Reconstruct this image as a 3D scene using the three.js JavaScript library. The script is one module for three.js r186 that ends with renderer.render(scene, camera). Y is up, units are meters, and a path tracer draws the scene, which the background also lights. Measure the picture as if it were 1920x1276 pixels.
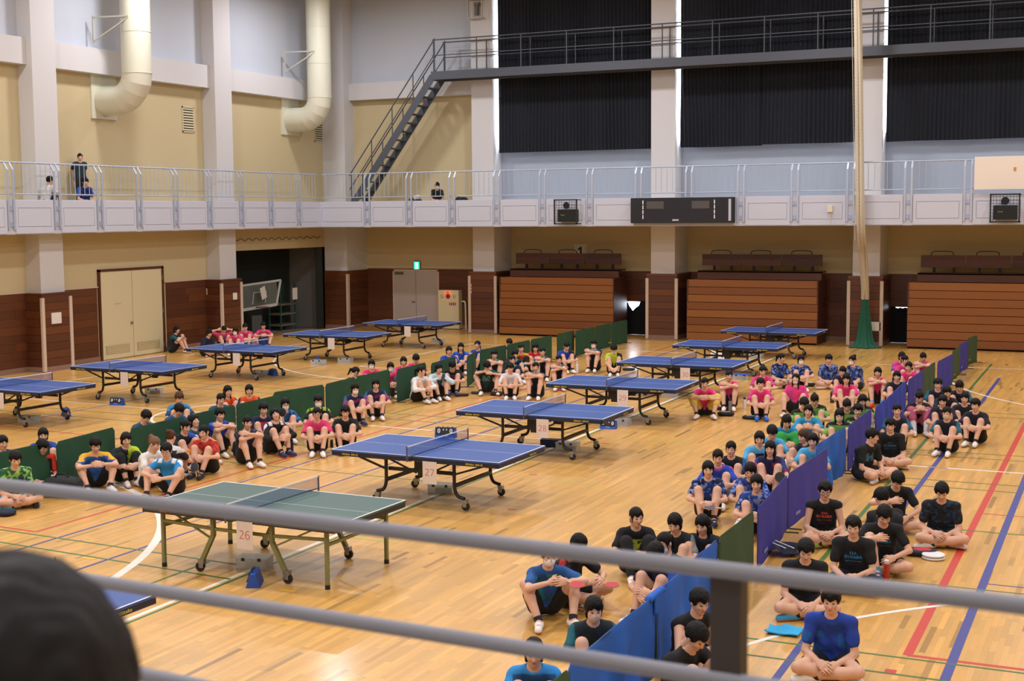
import * as THREE from 'three';
import { RectAreaLightUniformsLib } from 'three/addons/lights/RectAreaLightUniformsLib.js';
import { mergeGeometries } from 'three/addons/utils/BufferGeometryUtils.js';
import { RoundedBoxGeometry } from 'three/addons/geometries/RoundedBoxGeometry.js';

// ---------- camera, sky, lamps, exposure ----------
const W = 1920, H = 1276, FPX = 2544.75, EYE = 4.159;
const YAW = -0.43455853, PITCH = 0.09316897, ROLL = -0.00821114;
const scene = new THREE.Scene();
scene.background = new THREE.Color().setRGB(20, 22, 26);        // bright overcast daylight outside, seen only through the openings
const camera = new THREE.PerspectiveCamera(2 * Math.atan(H / 2 / FPX) * 180 / Math.PI, W / H, 0.05, 200);
const camF = new THREE.Vector3(Math.sin(YAW) * Math.cos(PITCH), -Math.sin(PITCH), -Math.cos(YAW) * Math.cos(PITCH));
const camR0 = new THREE.Vector3(Math.cos(YAW), 0, Math.sin(YAW)), camU0 = new THREE.Vector3().crossVectors(camR0, camF);
const camR = camR0.clone().multiplyScalar(Math.cos(ROLL)).addScaledVector(camU0, Math.sin(ROLL));
const camU = camU0.clone().multiplyScalar(Math.cos(ROLL)).addScaledVector(camR0, -Math.sin(ROLL));
camera.position.set(0, EYE, 0);
camera.quaternion.setFromRotationMatrix(new THREE.Matrix4().makeBasis(camR, camU, camF.clone().negate()));
camera.focus = 21; camera.userData.fStop = 7.0;
scene.add(camera);
const renderer = new THREE.WebGLRenderer();
renderer.toneMapping = THREE.LinearToneMapping;
renderer.toneMappingExposure = 1.0;
renderer.shadowMap.enabled = true;
RectAreaLightUniformsLib.init();
const LAMP_L = 182, CEIL = 12.6;                                 // luminance of each high-bay lamp, ceiling height

// ---------- helpers ----------
let seedState = 12345;
const rnd = () => { seedState = (seedState * 1664525 + 1013904223) >>> 0; return seedState / 4294967296; };
const rr = (a, b) => a + (b - a) * rnd();
const V = (x, y, z) => new THREE.Vector3(x, y, z);
const ray = (px, py) => camF.clone().addScaledVector(camR, (px - W / 2) / FPX).addScaledVector(camU, (H / 2 - py) / FPX);
const onY = (px, py, y = 0) => { const d = ray(px, py); return V(0, EYE, 0).addScaledVector(d, (y - EYE) / d.y); };
const onZ = (px, py, z) => { const d = ray(px, py); return V(0, EYE, 0).addScaledVector(d, z / d.z); };
const onX = (px, py, x) => { const d = ray(px, py); return V(0, EYE, 0).addScaledVector(d, x / d.x); };
const used = {};
function numbered(name) { const n = used[name] ?? 0; used[name] = n + 1; return n ? `${name}_${String(n).padStart(3, '0')}` : name; }
const M = (color, roughness = 0.7, o = {}) => new THREE.MeshStandardMaterial({ color, roughness, ...o });
function shade(o) { o.traverse((m) => { if (m.isMesh) { m.castShadow = true; m.receiveShadow = true; } }); return o; }
function mesh(name, geo, mat, parent) { const m = new THREE.Mesh(geo, mat); m.name = name; m.castShadow = m.receiveShadow = true; parent.add(m); return m; }
function thing(name, label, category, pos = [0, 0, 0], turn = 0, group) {
  const g = new THREE.Group(); g.name = numbered(name); g.position.set(...pos); g.rotation.y = turn;
  g.userData = { label, category }; if (group) g.userData.group = group; scene.add(g); return g;
}
function tagMesh(name, geo, mat, label, category, group) {
  const m = mesh(numbered(name), geo, mat, scene); m.userData = { label, category }; if (group) m.userData.group = group; return m;
}
function struct(name, geo, mat) { const m = mesh(numbered(name), geo, mat, scene); m.userData.kind = 'structure'; return m; }
function structGroup(name) { const g = new THREE.Group(); g.name = numbered(name); g.userData.kind = 'structure'; scene.add(g); return g; }
const box = (x0, x1, y0, y1, z0, z1) => { const g = new THREE.BoxGeometry(Math.abs(x1 - x0), Math.abs(y1 - y0), Math.abs(z1 - z0)); g.translate((x0 + x1) / 2, (y0 + y1) / 2, (z0 + z1) / 2); return g; };
const rbox = (w, h, d, r = 0.01, x = 0, y = 0, z = 0, s = 2) => { const g = new RoundedBoxGeometry(w, h, d, s, r); g.translate(x, y, z); return g; };
function rod(a, b, r, seg = 8, r2 = r) {
  const A = Array.isArray(a) ? V(...a) : a, B = Array.isArray(b) ? V(...b) : b, d = B.clone().sub(A), L = d.length();
  const g = new THREE.CylinderGeometry(r2, r, L, seg); g.translate(0, L / 2, 0);
  g.applyQuaternion(new THREE.Quaternion().setFromUnitVectors(V(0, 1, 0), d.normalize())); g.translate(A.x, A.y, A.z); return g;
}
function bar(a, b, w, h) {   // rectangular bar from a to b, h measured along y as far as possible
  const A = V(...a), B = V(...b), d = B.clone().sub(A), L = d.length(); d.normalize();
  let s = new THREE.Vector3().crossVectors(V(0, 1, 0), d); if (s.length() < 1e-4) s = V(1, 0, 0); s.normalize();
  const u = new THREE.Vector3().crossVectors(d, s);
  const g = new THREE.BoxGeometry(w, h, L); g.applyMatrix4(new THREE.Matrix4().makeBasis(s, u, d)); g.translate((A.x + B.x) / 2, (A.y + B.y) / 2, (A.z + B.z) / 2); return g;
}
function tube(pts, r, seg = 16, rad = 8, closed = false) { return new THREE.TubeGeometry(new THREE.CatmullRomCurve3(pts.map((p) => (Array.isArray(p) ? V(...p) : p)), closed, 'centripetal'), seg, r, rad, closed); }
const merge = (list) => mergeGeometries(list.map((g) => { const n = g.index ? g.toNonIndexed() : g; for (const k of Object.keys(n.attributes)) if (!['position', 'normal', 'uv'].includes(k)) n.deleteAttribute(k); return n; }));
const lathe = (pts, seg = 20) => new THREE.LatheGeometry(pts.map((p) => new THREE.Vector2(...p)), seg);
function canvasTex(w, h, draw, alpha = false) {
  const c = document.createElement('canvas'); c.width = w; c.height = h; const x = c.getContext('2d'); draw(x, w, h);
  const t = new THREE.CanvasTexture(c); t.colorSpace = THREE.SRGBColorSpace; t.anisotropy = 4; return t;
}
function textMat(w, h, text, font, fill, bg, o = {}) {
  const t = canvasTex(w, h, (x) => {
    if (bg) { x.fillStyle = bg; x.fillRect(0, 0, w, h); }
    x.fillStyle = fill; x.font = font; x.textAlign = 'center'; x.textBaseline = 'middle';
    const L = Array.isArray(text) ? text : [text]; L.forEach((s, i) => x.fillText(s, w / 2, h * (i + 0.5) / L.length));
  });
  const m = new THREE.MeshStandardMaterial({ map: t, roughness: 0.8, ...o }); if (!bg) { m.transparent = true; m.alphaTest = 0.02; } return m;
}
const hash = (x, y, z) => { let n = Math.sin(x * 127.1 + y * 311.7 + z * 74.7) * 43758.5453; return n - Math.floor(n); };
function noise3(x, y, z) {
  const xi = Math.floor(x), yi = Math.floor(y), zi = Math.floor(z), f = (t) => t * t * (3 - 2 * t), u = f(x - xi), v = f(y - yi), w = f(z - zi);
  const L = (a, b, t) => a + (b - a) * t;
  return L(L(L(hash(xi, yi, zi), hash(xi + 1, yi, zi), u), L(hash(xi, yi + 1, zi), hash(xi + 1, yi + 1, zi), u), v),
    L(L(hash(xi, yi, zi + 1), hash(xi + 1, yi, zi + 1), u), L(hash(xi, yi + 1, zi + 1), hash(xi + 1, yi + 1, zi + 1), u), v), w);
}
// ---------- materials of the room ----------
const XL = -27.3, XLC = -26.8, ZB = -43.9, ZU = -43.15, ZC = -42.5, XR = 13.6, ZF = 5.0;
const mat = {
  cream: M(0xc5b58d, 0.85), white: M(0xcecccb, 0.8), bluewhite: M(0xc0c6d0, 0.85), paleblue: M(0xa2acba, 0.85), fascia: M(0xc2c4ce, 0.75),
  rail: M(0xb3bccb, 0.45, { metalness: 0.3 }), steel: M(0x4a4f58, 0.6), dark: M(0x17181b, 0.7), guard: M(0xc9b49f, 0.6), baseb: M(0x8a6a5a, 0.6),
  doorCream: M(0xd8cda6, 0.6), doorGrey: M(0xb6aaa0, 0.6), duct: M(0xd3d2bd, 0.5), black: M(0x101114, 0.8), curtain: M(0x181c25, 0.95), ceiling: M(0xcfd2d2, 0.9),
};
const woodDark = [0x5a311a, 0x61351c, 0x532c18, 0x67391d, 0x58301a].map((c) => M(c, 0.45));
const woodBl = [0x8c5424, 0x804a20, 0x945b27, 0x79461f].map((c) => M(c, 0.42));
const woodBench = [0x4a2415, 0x542b19, 0x432013].map((c) => M(c, 0.5));

// floor: narrow maple strips running along z
function floorTexture() {
  const N = 2048, tex = new Uint8Array(N * N * 4), strips = 120, wpx = N / strips;
  for (let s = 0; s < strips; s++) {
    const x0 = Math.round(s * wpx), x1 = Math.round((s + 1) * wpx); let y = Math.floor(rr(0, 80)) - 120;
    while (y < N) {
      const len = Math.floor(rr(50, 150)), q = rnd(); let t = rr(-0.055, 0.05), red = rr(-0.012, 0.012); if (q < 0.045) t -= rr(0.1, 0.26); else if (q > 0.95) t += 0.05;
      for (let yy = Math.max(0, y); yy < Math.min(N, y + len); yy++) for (let x = x0; x < x1; x++) {
        const g = (hash(x * 0.7, Math.floor(yy / 9), s) - 0.5) * 0.035, e = (x === x0 || yy === y) ? -0.07 : 0, k = 1 + t + g + e, i = (yy * N + x) * 4;
        tex[i] = Math.min(255, 214 * k + 255 * red); tex[i + 1] = Math.min(255, 164 * k); tex[i + 2] = Math.min(255, 86 * k - 255 * red); tex[i + 3] = 255;
      }
      y += len;
    }
  }
  const t = new THREE.DataTexture(tex, N, N); t.colorSpace = THREE.SRGBColorSpace; t.wrapS = t.wrapT = THREE.RepeatWrapping; t.magFilter = THREE.LinearFilter; t.minFilter = THREE.LinearMipmapLinearFilter; t.generateMipmaps = true; t.anisotropy = 8;
  t.needsUpdate = true; return t;
}
const floorTex = floorTexture();
const floorGeo = box(XL - 0.6, XR + 0.4, -0.2, 0, ZB - 3.4, ZF);
{ const p = floorGeo.attributes.position, uv = floorGeo.attributes.uv; for (let i = 0; i < p.count; i++) uv.setXY(i, p.getX(i) / 7.2, p.getZ(i) / 14.4); }
const floor = struct('floor', floorGeo, new THREE.MeshPhysicalMaterial({ map: floorTex, roughness: 0.36, clearcoat: 0.35, clearcoatRoughness: 0.16 }));
// painted court lines, thin films of paint on the boards
const paint = { white: M(0xe9e2d4, 0.45), green: M(0x3f6a2a, 0.5), red: M(0xc0392b, 0.5), blue: M(0x3a3f86, 0.5), grey: M(0x8d8f96, 0.5), lime: M(0x9fc24a, 0.5), yellow: M(0xe3b53a, 0.5) };
let lineY = 0.0006;
function lineSeg(c, x0, z0, x1, z1, w = 0.05) {
  lineY += 0.00002; const L = Math.hypot(x1 - x0, z1 - z0), g = new THREE.BoxGeometry(w, 0.001, L); g.rotateY(Math.atan2(x1 - x0, z1 - z0)); g.translate((x0 + x1) / 2, lineY, (z0 + z1) / 2);
  mesh('court_line', g, paint[c], floor);
}
function lineArc(c, cx, cz, r, a0, a1, w = 0.05) {
  lineY += 0.00002; const n = 64, s = new THREE.Shape(); const A = (i) => a0 + (a1 - a0) * i / n;
  for (let i = 0; i <= n; i++) { const x = Math.cos(A(i)) * (r + w / 2), y = Math.sin(A(i)) * (r + w / 2); i ? s.lineTo(x, y) : s.moveTo(x, y); }
  for (let i = n; i >= 0; i--) s.lineTo(Math.cos(A(i)) * (r - w / 2), Math.sin(A(i)) * (r - w / 2));
  const g = new THREE.ExtrudeGeometry(s, { depth: 0.001, bevelEnabled: false }); g.rotateX(Math.PI / 2); g.translate(cx, lineY + 0.0006, cz); mesh('court_line', g, paint[c], floor);
}
const D2R = Math.PI / 180;
lineSeg('white', -9.43, -39.6, -9.43, -8.2, 0.06); lineSeg('green', -9.345, -39.6, -9.345, -8.2, 0.04);
lineSeg('red', -13.23, -41, -13.23, -13.41, 0.05); lineSeg('red', -13.23, -13.41, -15.5, -13.55, 0.05); lineSeg('red', -15.5, -41, -13.3, -41);
lineSeg('blue', -12.72, -41, -12.71, -10, 0.045); lineSeg('blue', -11.32, -41, -11.33, -10, 0.045);
lineSeg('green', -16.5, -13.5, -9.4, -13.05, 0.04); lineSeg('green', -16.5, -13.05, -9.4, -12.5, 0.04); lineSeg('green', -10.12, -13.05, -10.12, -11.5, 0.04);
lineSeg('green', -15.2, -18.66, -9.4, -18.42, 0.04); lineSeg('green', -16, -20.6, -9.4, -20.35, 0.04); lineSeg('green', -15, -24.6, -9.4, -24.35, 0.04); lineSeg('green', -15, -23.9, -9.4, -23.65, 0.04);
lineSeg('green', -14.2, -24.5, -14.1, -30, 0.04);
lineSeg('white', -26, -23.62, -9.43, -22.74, 0.05); lineSeg('grey', -12.35, -22.9, -11.9, -22.875, 0.07);
lineArc('white', -17.55, -9.89, 7.19, -70 * D2R, -5 * D2R, 0.11); lineArc('white', -16.85, -35.98, 6.78, 95 * D2R, 200 * D2R, 0.06); lineArc('white', -16.98, -23.2, 1.88, 0, 360 * D2R, 0.06);
lineSeg('white', -24.75, -26, -24.75, -38.5, 0.05); lineSeg('white', -19.5, -32, -19.5, -39, 0.05); lineSeg('white', -19.5, -32, -14.6, -31.2, 0.05); lineSeg('white', -19.5, -38.9, -10.5, -38.4, 0.05);
lineSeg('red', -24, -20.45, -13.23, -19.45, 0.04); lineSeg('red', -22.3, -24.5, -22.1, -38, 0.04); lineSeg('red', -22.1, -28, -13.3, -27.3, 0.04);
for (const [z0, z1] of [[-21.9, -21.5], [-22.6, -22.25], [-26.6, -26.2], [-27.4, -27], [-29.4, -29]]) lineSeg('green', -25.5, z0, -15.2, z1, 0.035);
lineSeg('blue', -20.8, -20, -20.5, -39, 0.035); lineSeg('green', -24, -19.6, -24, -38, 0.035);
lineSeg('red', -2.02, -38, -1.88, -12.82, 0.09); lineSeg('red', -1.88, -12.82, 2, -12.82, 0.06); lineSeg('red', -1.92, -19.37, 2, -19.37, 0.035); lineSeg('red', -2.0, -12.3, -1.9, -12.3, 0.1);
lineSeg('blue', -3.11, -35.4, -2.84, -10.5, 0.075); lineSeg('blue', -1.64, -38, -1.46, -10.5, 0.09); lineSeg('blue', -1.48, -15.68, 2, -15.66, 0.03);
lineSeg('green', -3.6, -38.6, -3.36, -15.6, 0.06);
lineSeg('white', -3.9, -22.62, 3, -22.62, 0.06); lineSeg('grey', -3.05, -22.617, -2.75, -22.617, 0.08); lineSeg('white', -6.5, -37.5, 3, -37.7, 0.05);
for (const z of [-24.2, -23.72, -21.54, -21.02, -18.27, -15.42, -12.73, -12.24, -28.6, -29.2]) lineSeg('green', -3.9, z, 3, z + 0.03, 0.035);
lineArc('white', 3.92, -36.36, 8.32, 105 * D2R, 172 * D2R, 0.06); lineArc('white', 2.76, -9.66, 6.74, -162 * D2R, -118 * D2R, 0.06);
for (const [px, py] of [[938, 875], [960, 955], [1000, 890], [1135, 831]]) { const q = onY(px, py); lineSeg('red', q.x - 0.06, q.z, q.x + 0.06, q.z - 0.02, 0.05); }
for (const [px, py] of [[166, 1046], [540, 1107], [1225, 992]]) { const q = onY(px, py); lineSeg('yellow', q.x - 0.1, q.z, q.x + 0.1, q.z, 0.06); }
for (const [x, z] of [[-9.2, -14.8], [-8.2, -19.2], [-8.1, -23.4]]) lineSeg('lime', x, z, x + 0.7, z + 0.03, 0.03);

// shell
struct('ceiling', box(XL - 0.6, XR + 0.4, CEIL, CEIL + 0.3, ZB - 3.4, ZF), mat.ceiling);
struct('wall_right', box(XR, XR + 0.4, 0, CEIL, ZB - 3.4, ZF), mat.cream);
struct('wall_front', box(XL - 0.6, XR + 0.4, 0, CEIL, ZF, ZF + 0.4), mat.cream);
// left wall, with the store opening between z -42.5 and -37
const OZ0 = -42.5, OZ1 = -37.0, OH = 3.0;
const wl = structGroup('wall_left');
mesh('plaster', merge([box(XL - 0.3, XL, 0, 8.2, OZ1, ZF), box(XL - 0.3, XL, OH, 8.2, OZ0, OZ1), box(XL - 0.3, XL, 0, 8.2, ZB - 0.3, OZ0)]), mat.cream, wl);
mesh('upper_panel', box(XL - 0.3, XL + 0.02, 8.9, CEIL, ZB - 0.3, ZF), mat.bluewhite, wl);
mesh('band_beam', box(XL - 0.3, XL + 0.32, 8.2, 8.9, ZB - 0.3, ZF), mat.white, wl);
// dark store room behind the opening
const store = structGroup('wall_store'); mesh('lining', merge([box(XL - 4.3, XL - 4, 0, 3.4, OZ0 - 0.6, OZ1 + 0.6), box(XL - 4.3, XL - 0.3, 0, 3.4, OZ0 - 0.6, OZ0 - 0.3), box(XL - 4.3, XL - 0.3, 0, 3.4, OZ1 + 0.3, OZ1 + 0.6), box(XL - 4.3, XL - 0.3, 3.1, 3.4, OZ0 - 0.6, OZ1 + 0.6), box(XL - 4.3, XL - 0.55, -0.2, 0, OZ0 - 0.6, OZ1 + 0.6)]), M(0x85837c, 0.9), store);
// planks: rows of timber boards on a wall face; axis 'x' runs along x at z = k, axis 'z' runs along z at x = k
function planks(parent, axis, k, a0, a1, y0, y1, rows, mats, th = 0.025, maxLen = 3.2) {
  const h = (y1 - y0) / rows;
  for (let r = 0; r < rows; r++) {
    let a = a0; const yA = y0 + r * h + 0.004, yB = y0 + (r + 1) * h - 0.004;
    while (a < a1 - 0.01) {
      let L = Math.min(a1 - a, maxLen * rr(0.6, 1)); if (a1 - a - L < 0.5) L = a1 - a;
      const g = axis === 'x' ? box(a + 0.003, a + L - 0.003, yA, yB, k, k + th) : box(k, k + th, yA, yB, a + 0.003, a + L - 0.003);
      mesh('plank', g, mats[Math.floor(rnd() * mats.length)], parent); a += L;
    }
  }
}
const DADO = 2.13, DR = 9;
planks(wl, 'z', XL, -30.4, -18.5, 0.14, DADO, DR, woodDark); planks(wl, 'z', XL, OZ1, -33.45, 0.14, DADO, DR, woodDark);
mesh('dado_cap', merge([box(XL, XL + 0.04, DADO, DADO + 0.03, -30.45, -18.5), box(XL, XL + 0.04, DADO, DADO + 0.03, OZ1, -33.4)]), mat.guard, wl);
mesh('skirting', merge([box(XL, XL + 0.035, 0, 0.14, -30.45, -18.5), box(XL, XL + 0.035, 0, 0.14, OZ1, -33.4)]), mat.baseb, wl);
// columns
function column(cx0, cx1, cz0, cz1, faces) {
  const g = structGroup('wall_column'); mesh('shaft', box(cx0, cx1, 0, CEIL, cz0, cz1), mat.white, g);
  const e = 0.11;
  if (faces === 'left') {   // stands on the left wall, shows its +x and +z faces
    planks(g, 'z', cx1, cz0 - e, cz1 + e, 0.14, DADO - 0.04, 9, woodDark, e); planks(g, 'x', cz1, cx0, cx1, 0.14, DADO - 0.04, 9, woodDark, e);
    mesh('cladding_cap', box(cx0, cx1 + e + 0.02, DADO - 0.04, DADO, cz0 - e, cz1 + e + 0.02), woodDark[1], g); mesh('skirting', box(cx0, cx1 + e, 0, 0.14, cz0 - e, cz1 + e), mat.baseb, g);
    for (const z of [cz0 - e + 0.03, cz1 + e - 0.03]) mesh('corner_guard', box(cx1 + e - 0.04, cx1 + e + 0.03, 0.02, DADO - 0.12, z - 0.05, z + 0.05), mat.guard, g);
  } else {
    planks(g, 'x', cz1, cx0 - e, cx1 + e, 0.14, DADO - 0.04, 9, woodDark, e); planks(g, 'z', cx1, cz0, cz1, 0.14, DADO - 0.04, 9, woodDark, e);
    mesh('cladding_cap', box(cx0 - e, cx1 + e + 0.02, DADO - 0.04, DADO + 0.03, cz0, cz1 + e + 0.02), woodDark[3], g); mesh('skirting', box(cx0 - e, cx1 + e, 0, 0.14, cz0, cz1 + e), mat.baseb, g);
    for (const x of [cx0 - e + 0.02, cx1 + e - 0.02]) mesh('corner_guard', box(x - 0.05, x + 0.05, 0.02, DADO - 0.12, cz1 + e - 0.04, cz1 + e + 0.03), mat.guard, g);
  }
}
column(XL - 0.2, XLC, -28.6, -27.72, 'left'); column(XL - 0.2, XLC, -36.42, -35.55, 'left'); column(XL - 0.2, XLC, -20.8, -19.92, 'left');
for (const c of [-20.79, -14.25, -7.69, -1.1]) column(c - 0.41, c + 0.41, ZB, ZC, 'back');
{ const g = structGroup('wall_column'); mesh('shaft', box(XL - 0.2, -26.35, 0, CEIL, ZB, ZC), mat.white, g);
  planks(g, 'x', ZC, XL, -26.3, 0.14, DADO, 9, woodDark, 0.05); planks(g, 'z', -26.35, ZB, ZC, 0.14, DADO, 9, woodDark, 0.05);
  mesh('corner_guard', box(-26.36, -26.27, 0.02, DADO - 0.12, ZC - 0.04, ZC + 0.08), mat.guard, g); mesh('skirting', box(XL, -26.28, 0, 0.14, ZB, ZC + 0.06), mat.baseb, g); }
// back wall, lower storey (recessed under the gallery) with three doorways; upper storey with windows
const wb = structGroup('wall_back');
const DWY = 1.12;
{ const parts = [box(XL - 0.3, -16.05, 0, 4.4, ZB - 0.3, ZB), box(-16.05, -15.2, DWY, 4.4, ZB - 0.3, ZB), box(-15.2, -7.2, 0, 4.4, ZB - 0.3, ZB), box(-7.2, -6.5, DWY, 4.4, ZB - 0.3, ZB), box(-6.5, XR, 0, 4.4, ZB - 0.3, ZB)];
  mesh('plaster', merge(parts), mat.cream, wb); }
for (const [a, b] of [[-26.3, -25.22], [-23.28, -21.2], [-20.38, -16.05], [-15.2, -14.66], [-13.84, -8.1], [-6.5, -1.5]]) planks(wb, 'x', ZB, a, b, 0.14, DADO, 9, woodDark);
for (const [a, b] of [[-16.05, -15.2], [-7.28, -6.5]]) planks(wb, 'x', ZB, a, b, DWY, DADO, 4, woodDark);
mesh('dado_cap', box(-26.3, -1.5, DADO, DADO + 0.04, ZB, ZB + 0.04), woodDark[3], wb);
mesh('skirting', merge([[-26.3, -25.22], [-23.28, -16.05], [-15.2, -7.28], [-6.5, -1.5]].map(([a, b]) => box(a, b, 0, 0.14, ZB, ZB + 0.035))), mat.baseb, wb);
mesh('upper_plaster', box(XL, -21.2, 4.0, 8.3, ZU - 0.3, ZU), mat.cream, wb);
mesh('upper_panel', box(XL, -21.2, 8.88, CEIL, ZU - 0.3, ZU + 0.02), mat.bluewhite, wb);
mesh('band_beam', box(XL, -21.2, 8.3, 8.9, ZU - 0.3, ZU + 0.3), mat.white, wb);
const bays = [[-20.38, -14.66], [-13.84, -8.1], [-7.28, -1.5]];
for (const [a, b] of bays) mesh('window_apron', merge([box(a, b, 4.0, 6.55, ZU - 0.3, ZU), box(a, b, 12.0, CEIL, ZU - 0.3, ZU)]), mat.paleblue, wb);
mesh('end_wall', box(-0.7, XR, 4.0, CEIL, ZU - 0.3, ZU), mat.cream, wb);
bays.forEach(([a, b], i) => {
  const w = structGroup('window_' + (i + 1)); const n = 4, fm = M(0xc8ccd0, 0.5);
  for (let k = 0; k <= n; k++) { const x = a + (b - a) * k / n; mesh('window_frame', box(x - 0.025, x + 0.025, 6.55, 12, ZU - 0.2, ZU - 0.12), fm, w); }
  for (const y of [6.58, 9.2, 11.97]) mesh('window_frame', box(a, b, y - 0.03, y + 0.03, ZU - 0.2, ZU - 0.12), fm, w);
  for (let k = 0; k < n; k++) { const x0 = a + (b - a) * k / n, x1 = a + (b - a) * (k + 1) / n; const g = new THREE.PlaneGeometry(x1 - x0, 5.45); g.translate((x0 + x1) / 2, 9.275, ZU - 0.16);
    mesh('pane', g, paneMat(), w); }
});
function paneMat() { return (paneMat.m ??= new THREE.MeshPhysicalMaterial({ color: 0xffffff, transmission: 1, roughness: 0.02, thickness: 0, ior: 1.45 })); }
// blackout curtains with pleats
function curtain(x0, x1, y0, y1, z, label, group, amp = 0.035, pitch = 0.13, m = mat.curtain, seed = 1) {
  const n = Math.round((x1 - x0) / pitch * 8), rows = 8, pos = [], idx = [], th = 0.012;
  for (let s = 0; s < 2; s++) for (let j = 0; j <= rows; j++) for (let i = 0; i <= n; i++) {
    const x = x0 + (x1 - x0) * i / n, y = y0 + (y1 - y0) * j / rows, ph = (x - x0) / pitch * Math.PI * 2 + 1.6 * noise3(x * 1.3, j * 0.35, seed) * 3;
    const dz = Math.sin(ph) * amp * (0.55 + 0.9 * noise3(x * 2.1, j * 0.2, seed + 7)); pos.push(x, y + (j ? 0 : 0.02 * noise3(x * 0.8, 3, seed)), z + dz + (s ? -th : th));
  }
  const R = (n + 1), S = R * (rows + 1);
  for (let j = 0; j < rows; j++) for (let i = 0; i < n; i++) { const a = j * R + i; idx.push(a, a + 1, a + R, a + 1, a + R + 1, a + R, S + a, S + a + R, S + a + 1, S + a + 1, S + a + R, S + a + R + 1); }
  for (let i = 0; i < n; i++) { idx.push(i, S + i, i + 1, i + 1, S + i, S + i + 1); const t = rows * R + i; idx.push(t, t + 1, S + t, t + 1, S + t + 1, S + t); }
  const g = new THREE.BufferGeometry(); g.setAttribute('position', new THREE.Float32BufferAttribute(pos, 3)); g.setIndex(idx); g.computeVertexNormals();
  return tagMesh('curtain', g, m, label, 'curtain', group);
}
curtain(-20.29, -14.69, 6.24, 12.4, -42.8, 'black pleated blackout curtain beside the foot of the steel stairs', 'blackout curtains', 0.035, 0.13, mat.curtain, 1);
curtain(-13.75, -11.05, 6.24, 12.4, -42.8, 'black pleated blackout curtain above the scoreboard, stair-side half', 'blackout curtains', 0.035, 0.13, mat.curtain, 2);
curtain(-11.1, -8.14, 6.26, 12.4, -42.78, 'black pleated blackout curtain beside the hanging rolled net', 'blackout curtains', 0.035, 0.13, mat.curtain, 3);
curtain(-7.2, -1.6, 6.24, 12.4, -42.8, 'black pleated blackout curtain above the cream board on the gallery', 'blackout curtains', 0.035, 0.13, mat.curtain, 4);
function doorCloth(pts, label) { const s = new THREE.Shape(pts.map((p) => new THREE.Vector2(...p))), g = new THREE.ExtrudeGeometry(s, { depth: 0.012, bevelEnabled: false }); g.translate(0, 0, ZB + 0.04); tagMesh('door_cloth', g, M(0x0c0e10, 0.95), label, 'curtain'); }
doorCloth([[-16.1, 0.001], [-15.1, 0.001], [-15.1, 1.16], [-15.5, 1.16], [-15.56, 1.0], [-15.68, 0.92], [-15.78, 0.82], [-15.9, 0.98], [-15.95, 1.08], [-16.1, 1.14]], 'black cloth sagging over the low doorway beside the numbered bleacher');
doorCloth([[-7.27, 0.001], [-6.42, 0.001], [-6.42, 1.14], [-6.62, 1.1], [-6.7, 1.125], [-6.78, 1.1], [-6.86, 1.118], [-6.94, 1.095], [-7.04, 1.14], [-7.27, 1.14]], 'black cloth hung over the low doorway behind the rolled green net');
// ---------- galleries ----------
const GX = -26.2, GZ = -40.55, G0 = 3.73, G1 = 4.62, GF = 4.43, GR = 5.57;
const gal = structGroup('floor_gallery');
mesh('slab', merge([box(XL, GX - 0.02, G0 + 0.02, GF, GZ, ZF), box(XL, XR, G0 + 0.02, GF, ZB, GZ - 0.02)]), mat.white, gal);
mesh('fascia', merge([box(GX - 0.12, GX, G0, G1, GZ, ZF), box(GX - 0.12, XR, G0, G1, GZ - 0.12, GZ)]), mat.fascia, gal);
const BAY = 1.645, backPosts = [], leftPosts = [];
for (let k = 0; k < 16; k++) backPosts.push(-24.27 + BAY * k);
for (let k = 0; k < 12; k++) leftPosts.push(-39.2 + 1.63 * k);
const panelG = {};
for (let k = -1; k < 15; k++) { const x0 = k < 0 ? GX + 0.1 : backPosts[k] + 0.24, x1 = backPosts[k + 1] - 0.24; if (x1 - x0 < 0.5) continue; framePanel('x', x0, x1); }
for (let k = -1; k < 11; k++) { const z0 = k < 0 ? GZ + 0.15 : leftPosts[k] + 0.24, z1 = leftPosts[k + 1] - 0.24; if (z1 - z0 < 0.5) continue; framePanel('z', z0, z1); }
function framePanel(ax, a, b) {   // a raised panel inside a raised surround, with an open joint between them
  const y0 = 3.93, y1 = 4.4, w = 0.1, q = 0.013, T = 0.022; const bx = (u0, u1, v0, v1) => (ax === 'x' ? box(u0, u1, v0, v1, GZ, GZ + T) : box(GX, GX + T, v0, v1, u0, u1));
  mesh('panel_surround', merge([bx(a - w, b + w, y1 + q, G1 - 0.02), bx(a - w, b + w, G0 + 0.02, y0 - q), bx(a - w, a - q, y0 - q, y1 + q), bx(b + q, b + w, y0 - q, y1 + q)]), mat.fascia, gal); mesh('fascia_panel', bx(a, b, y0, y1), mat.fascia, gal);
}
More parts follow.
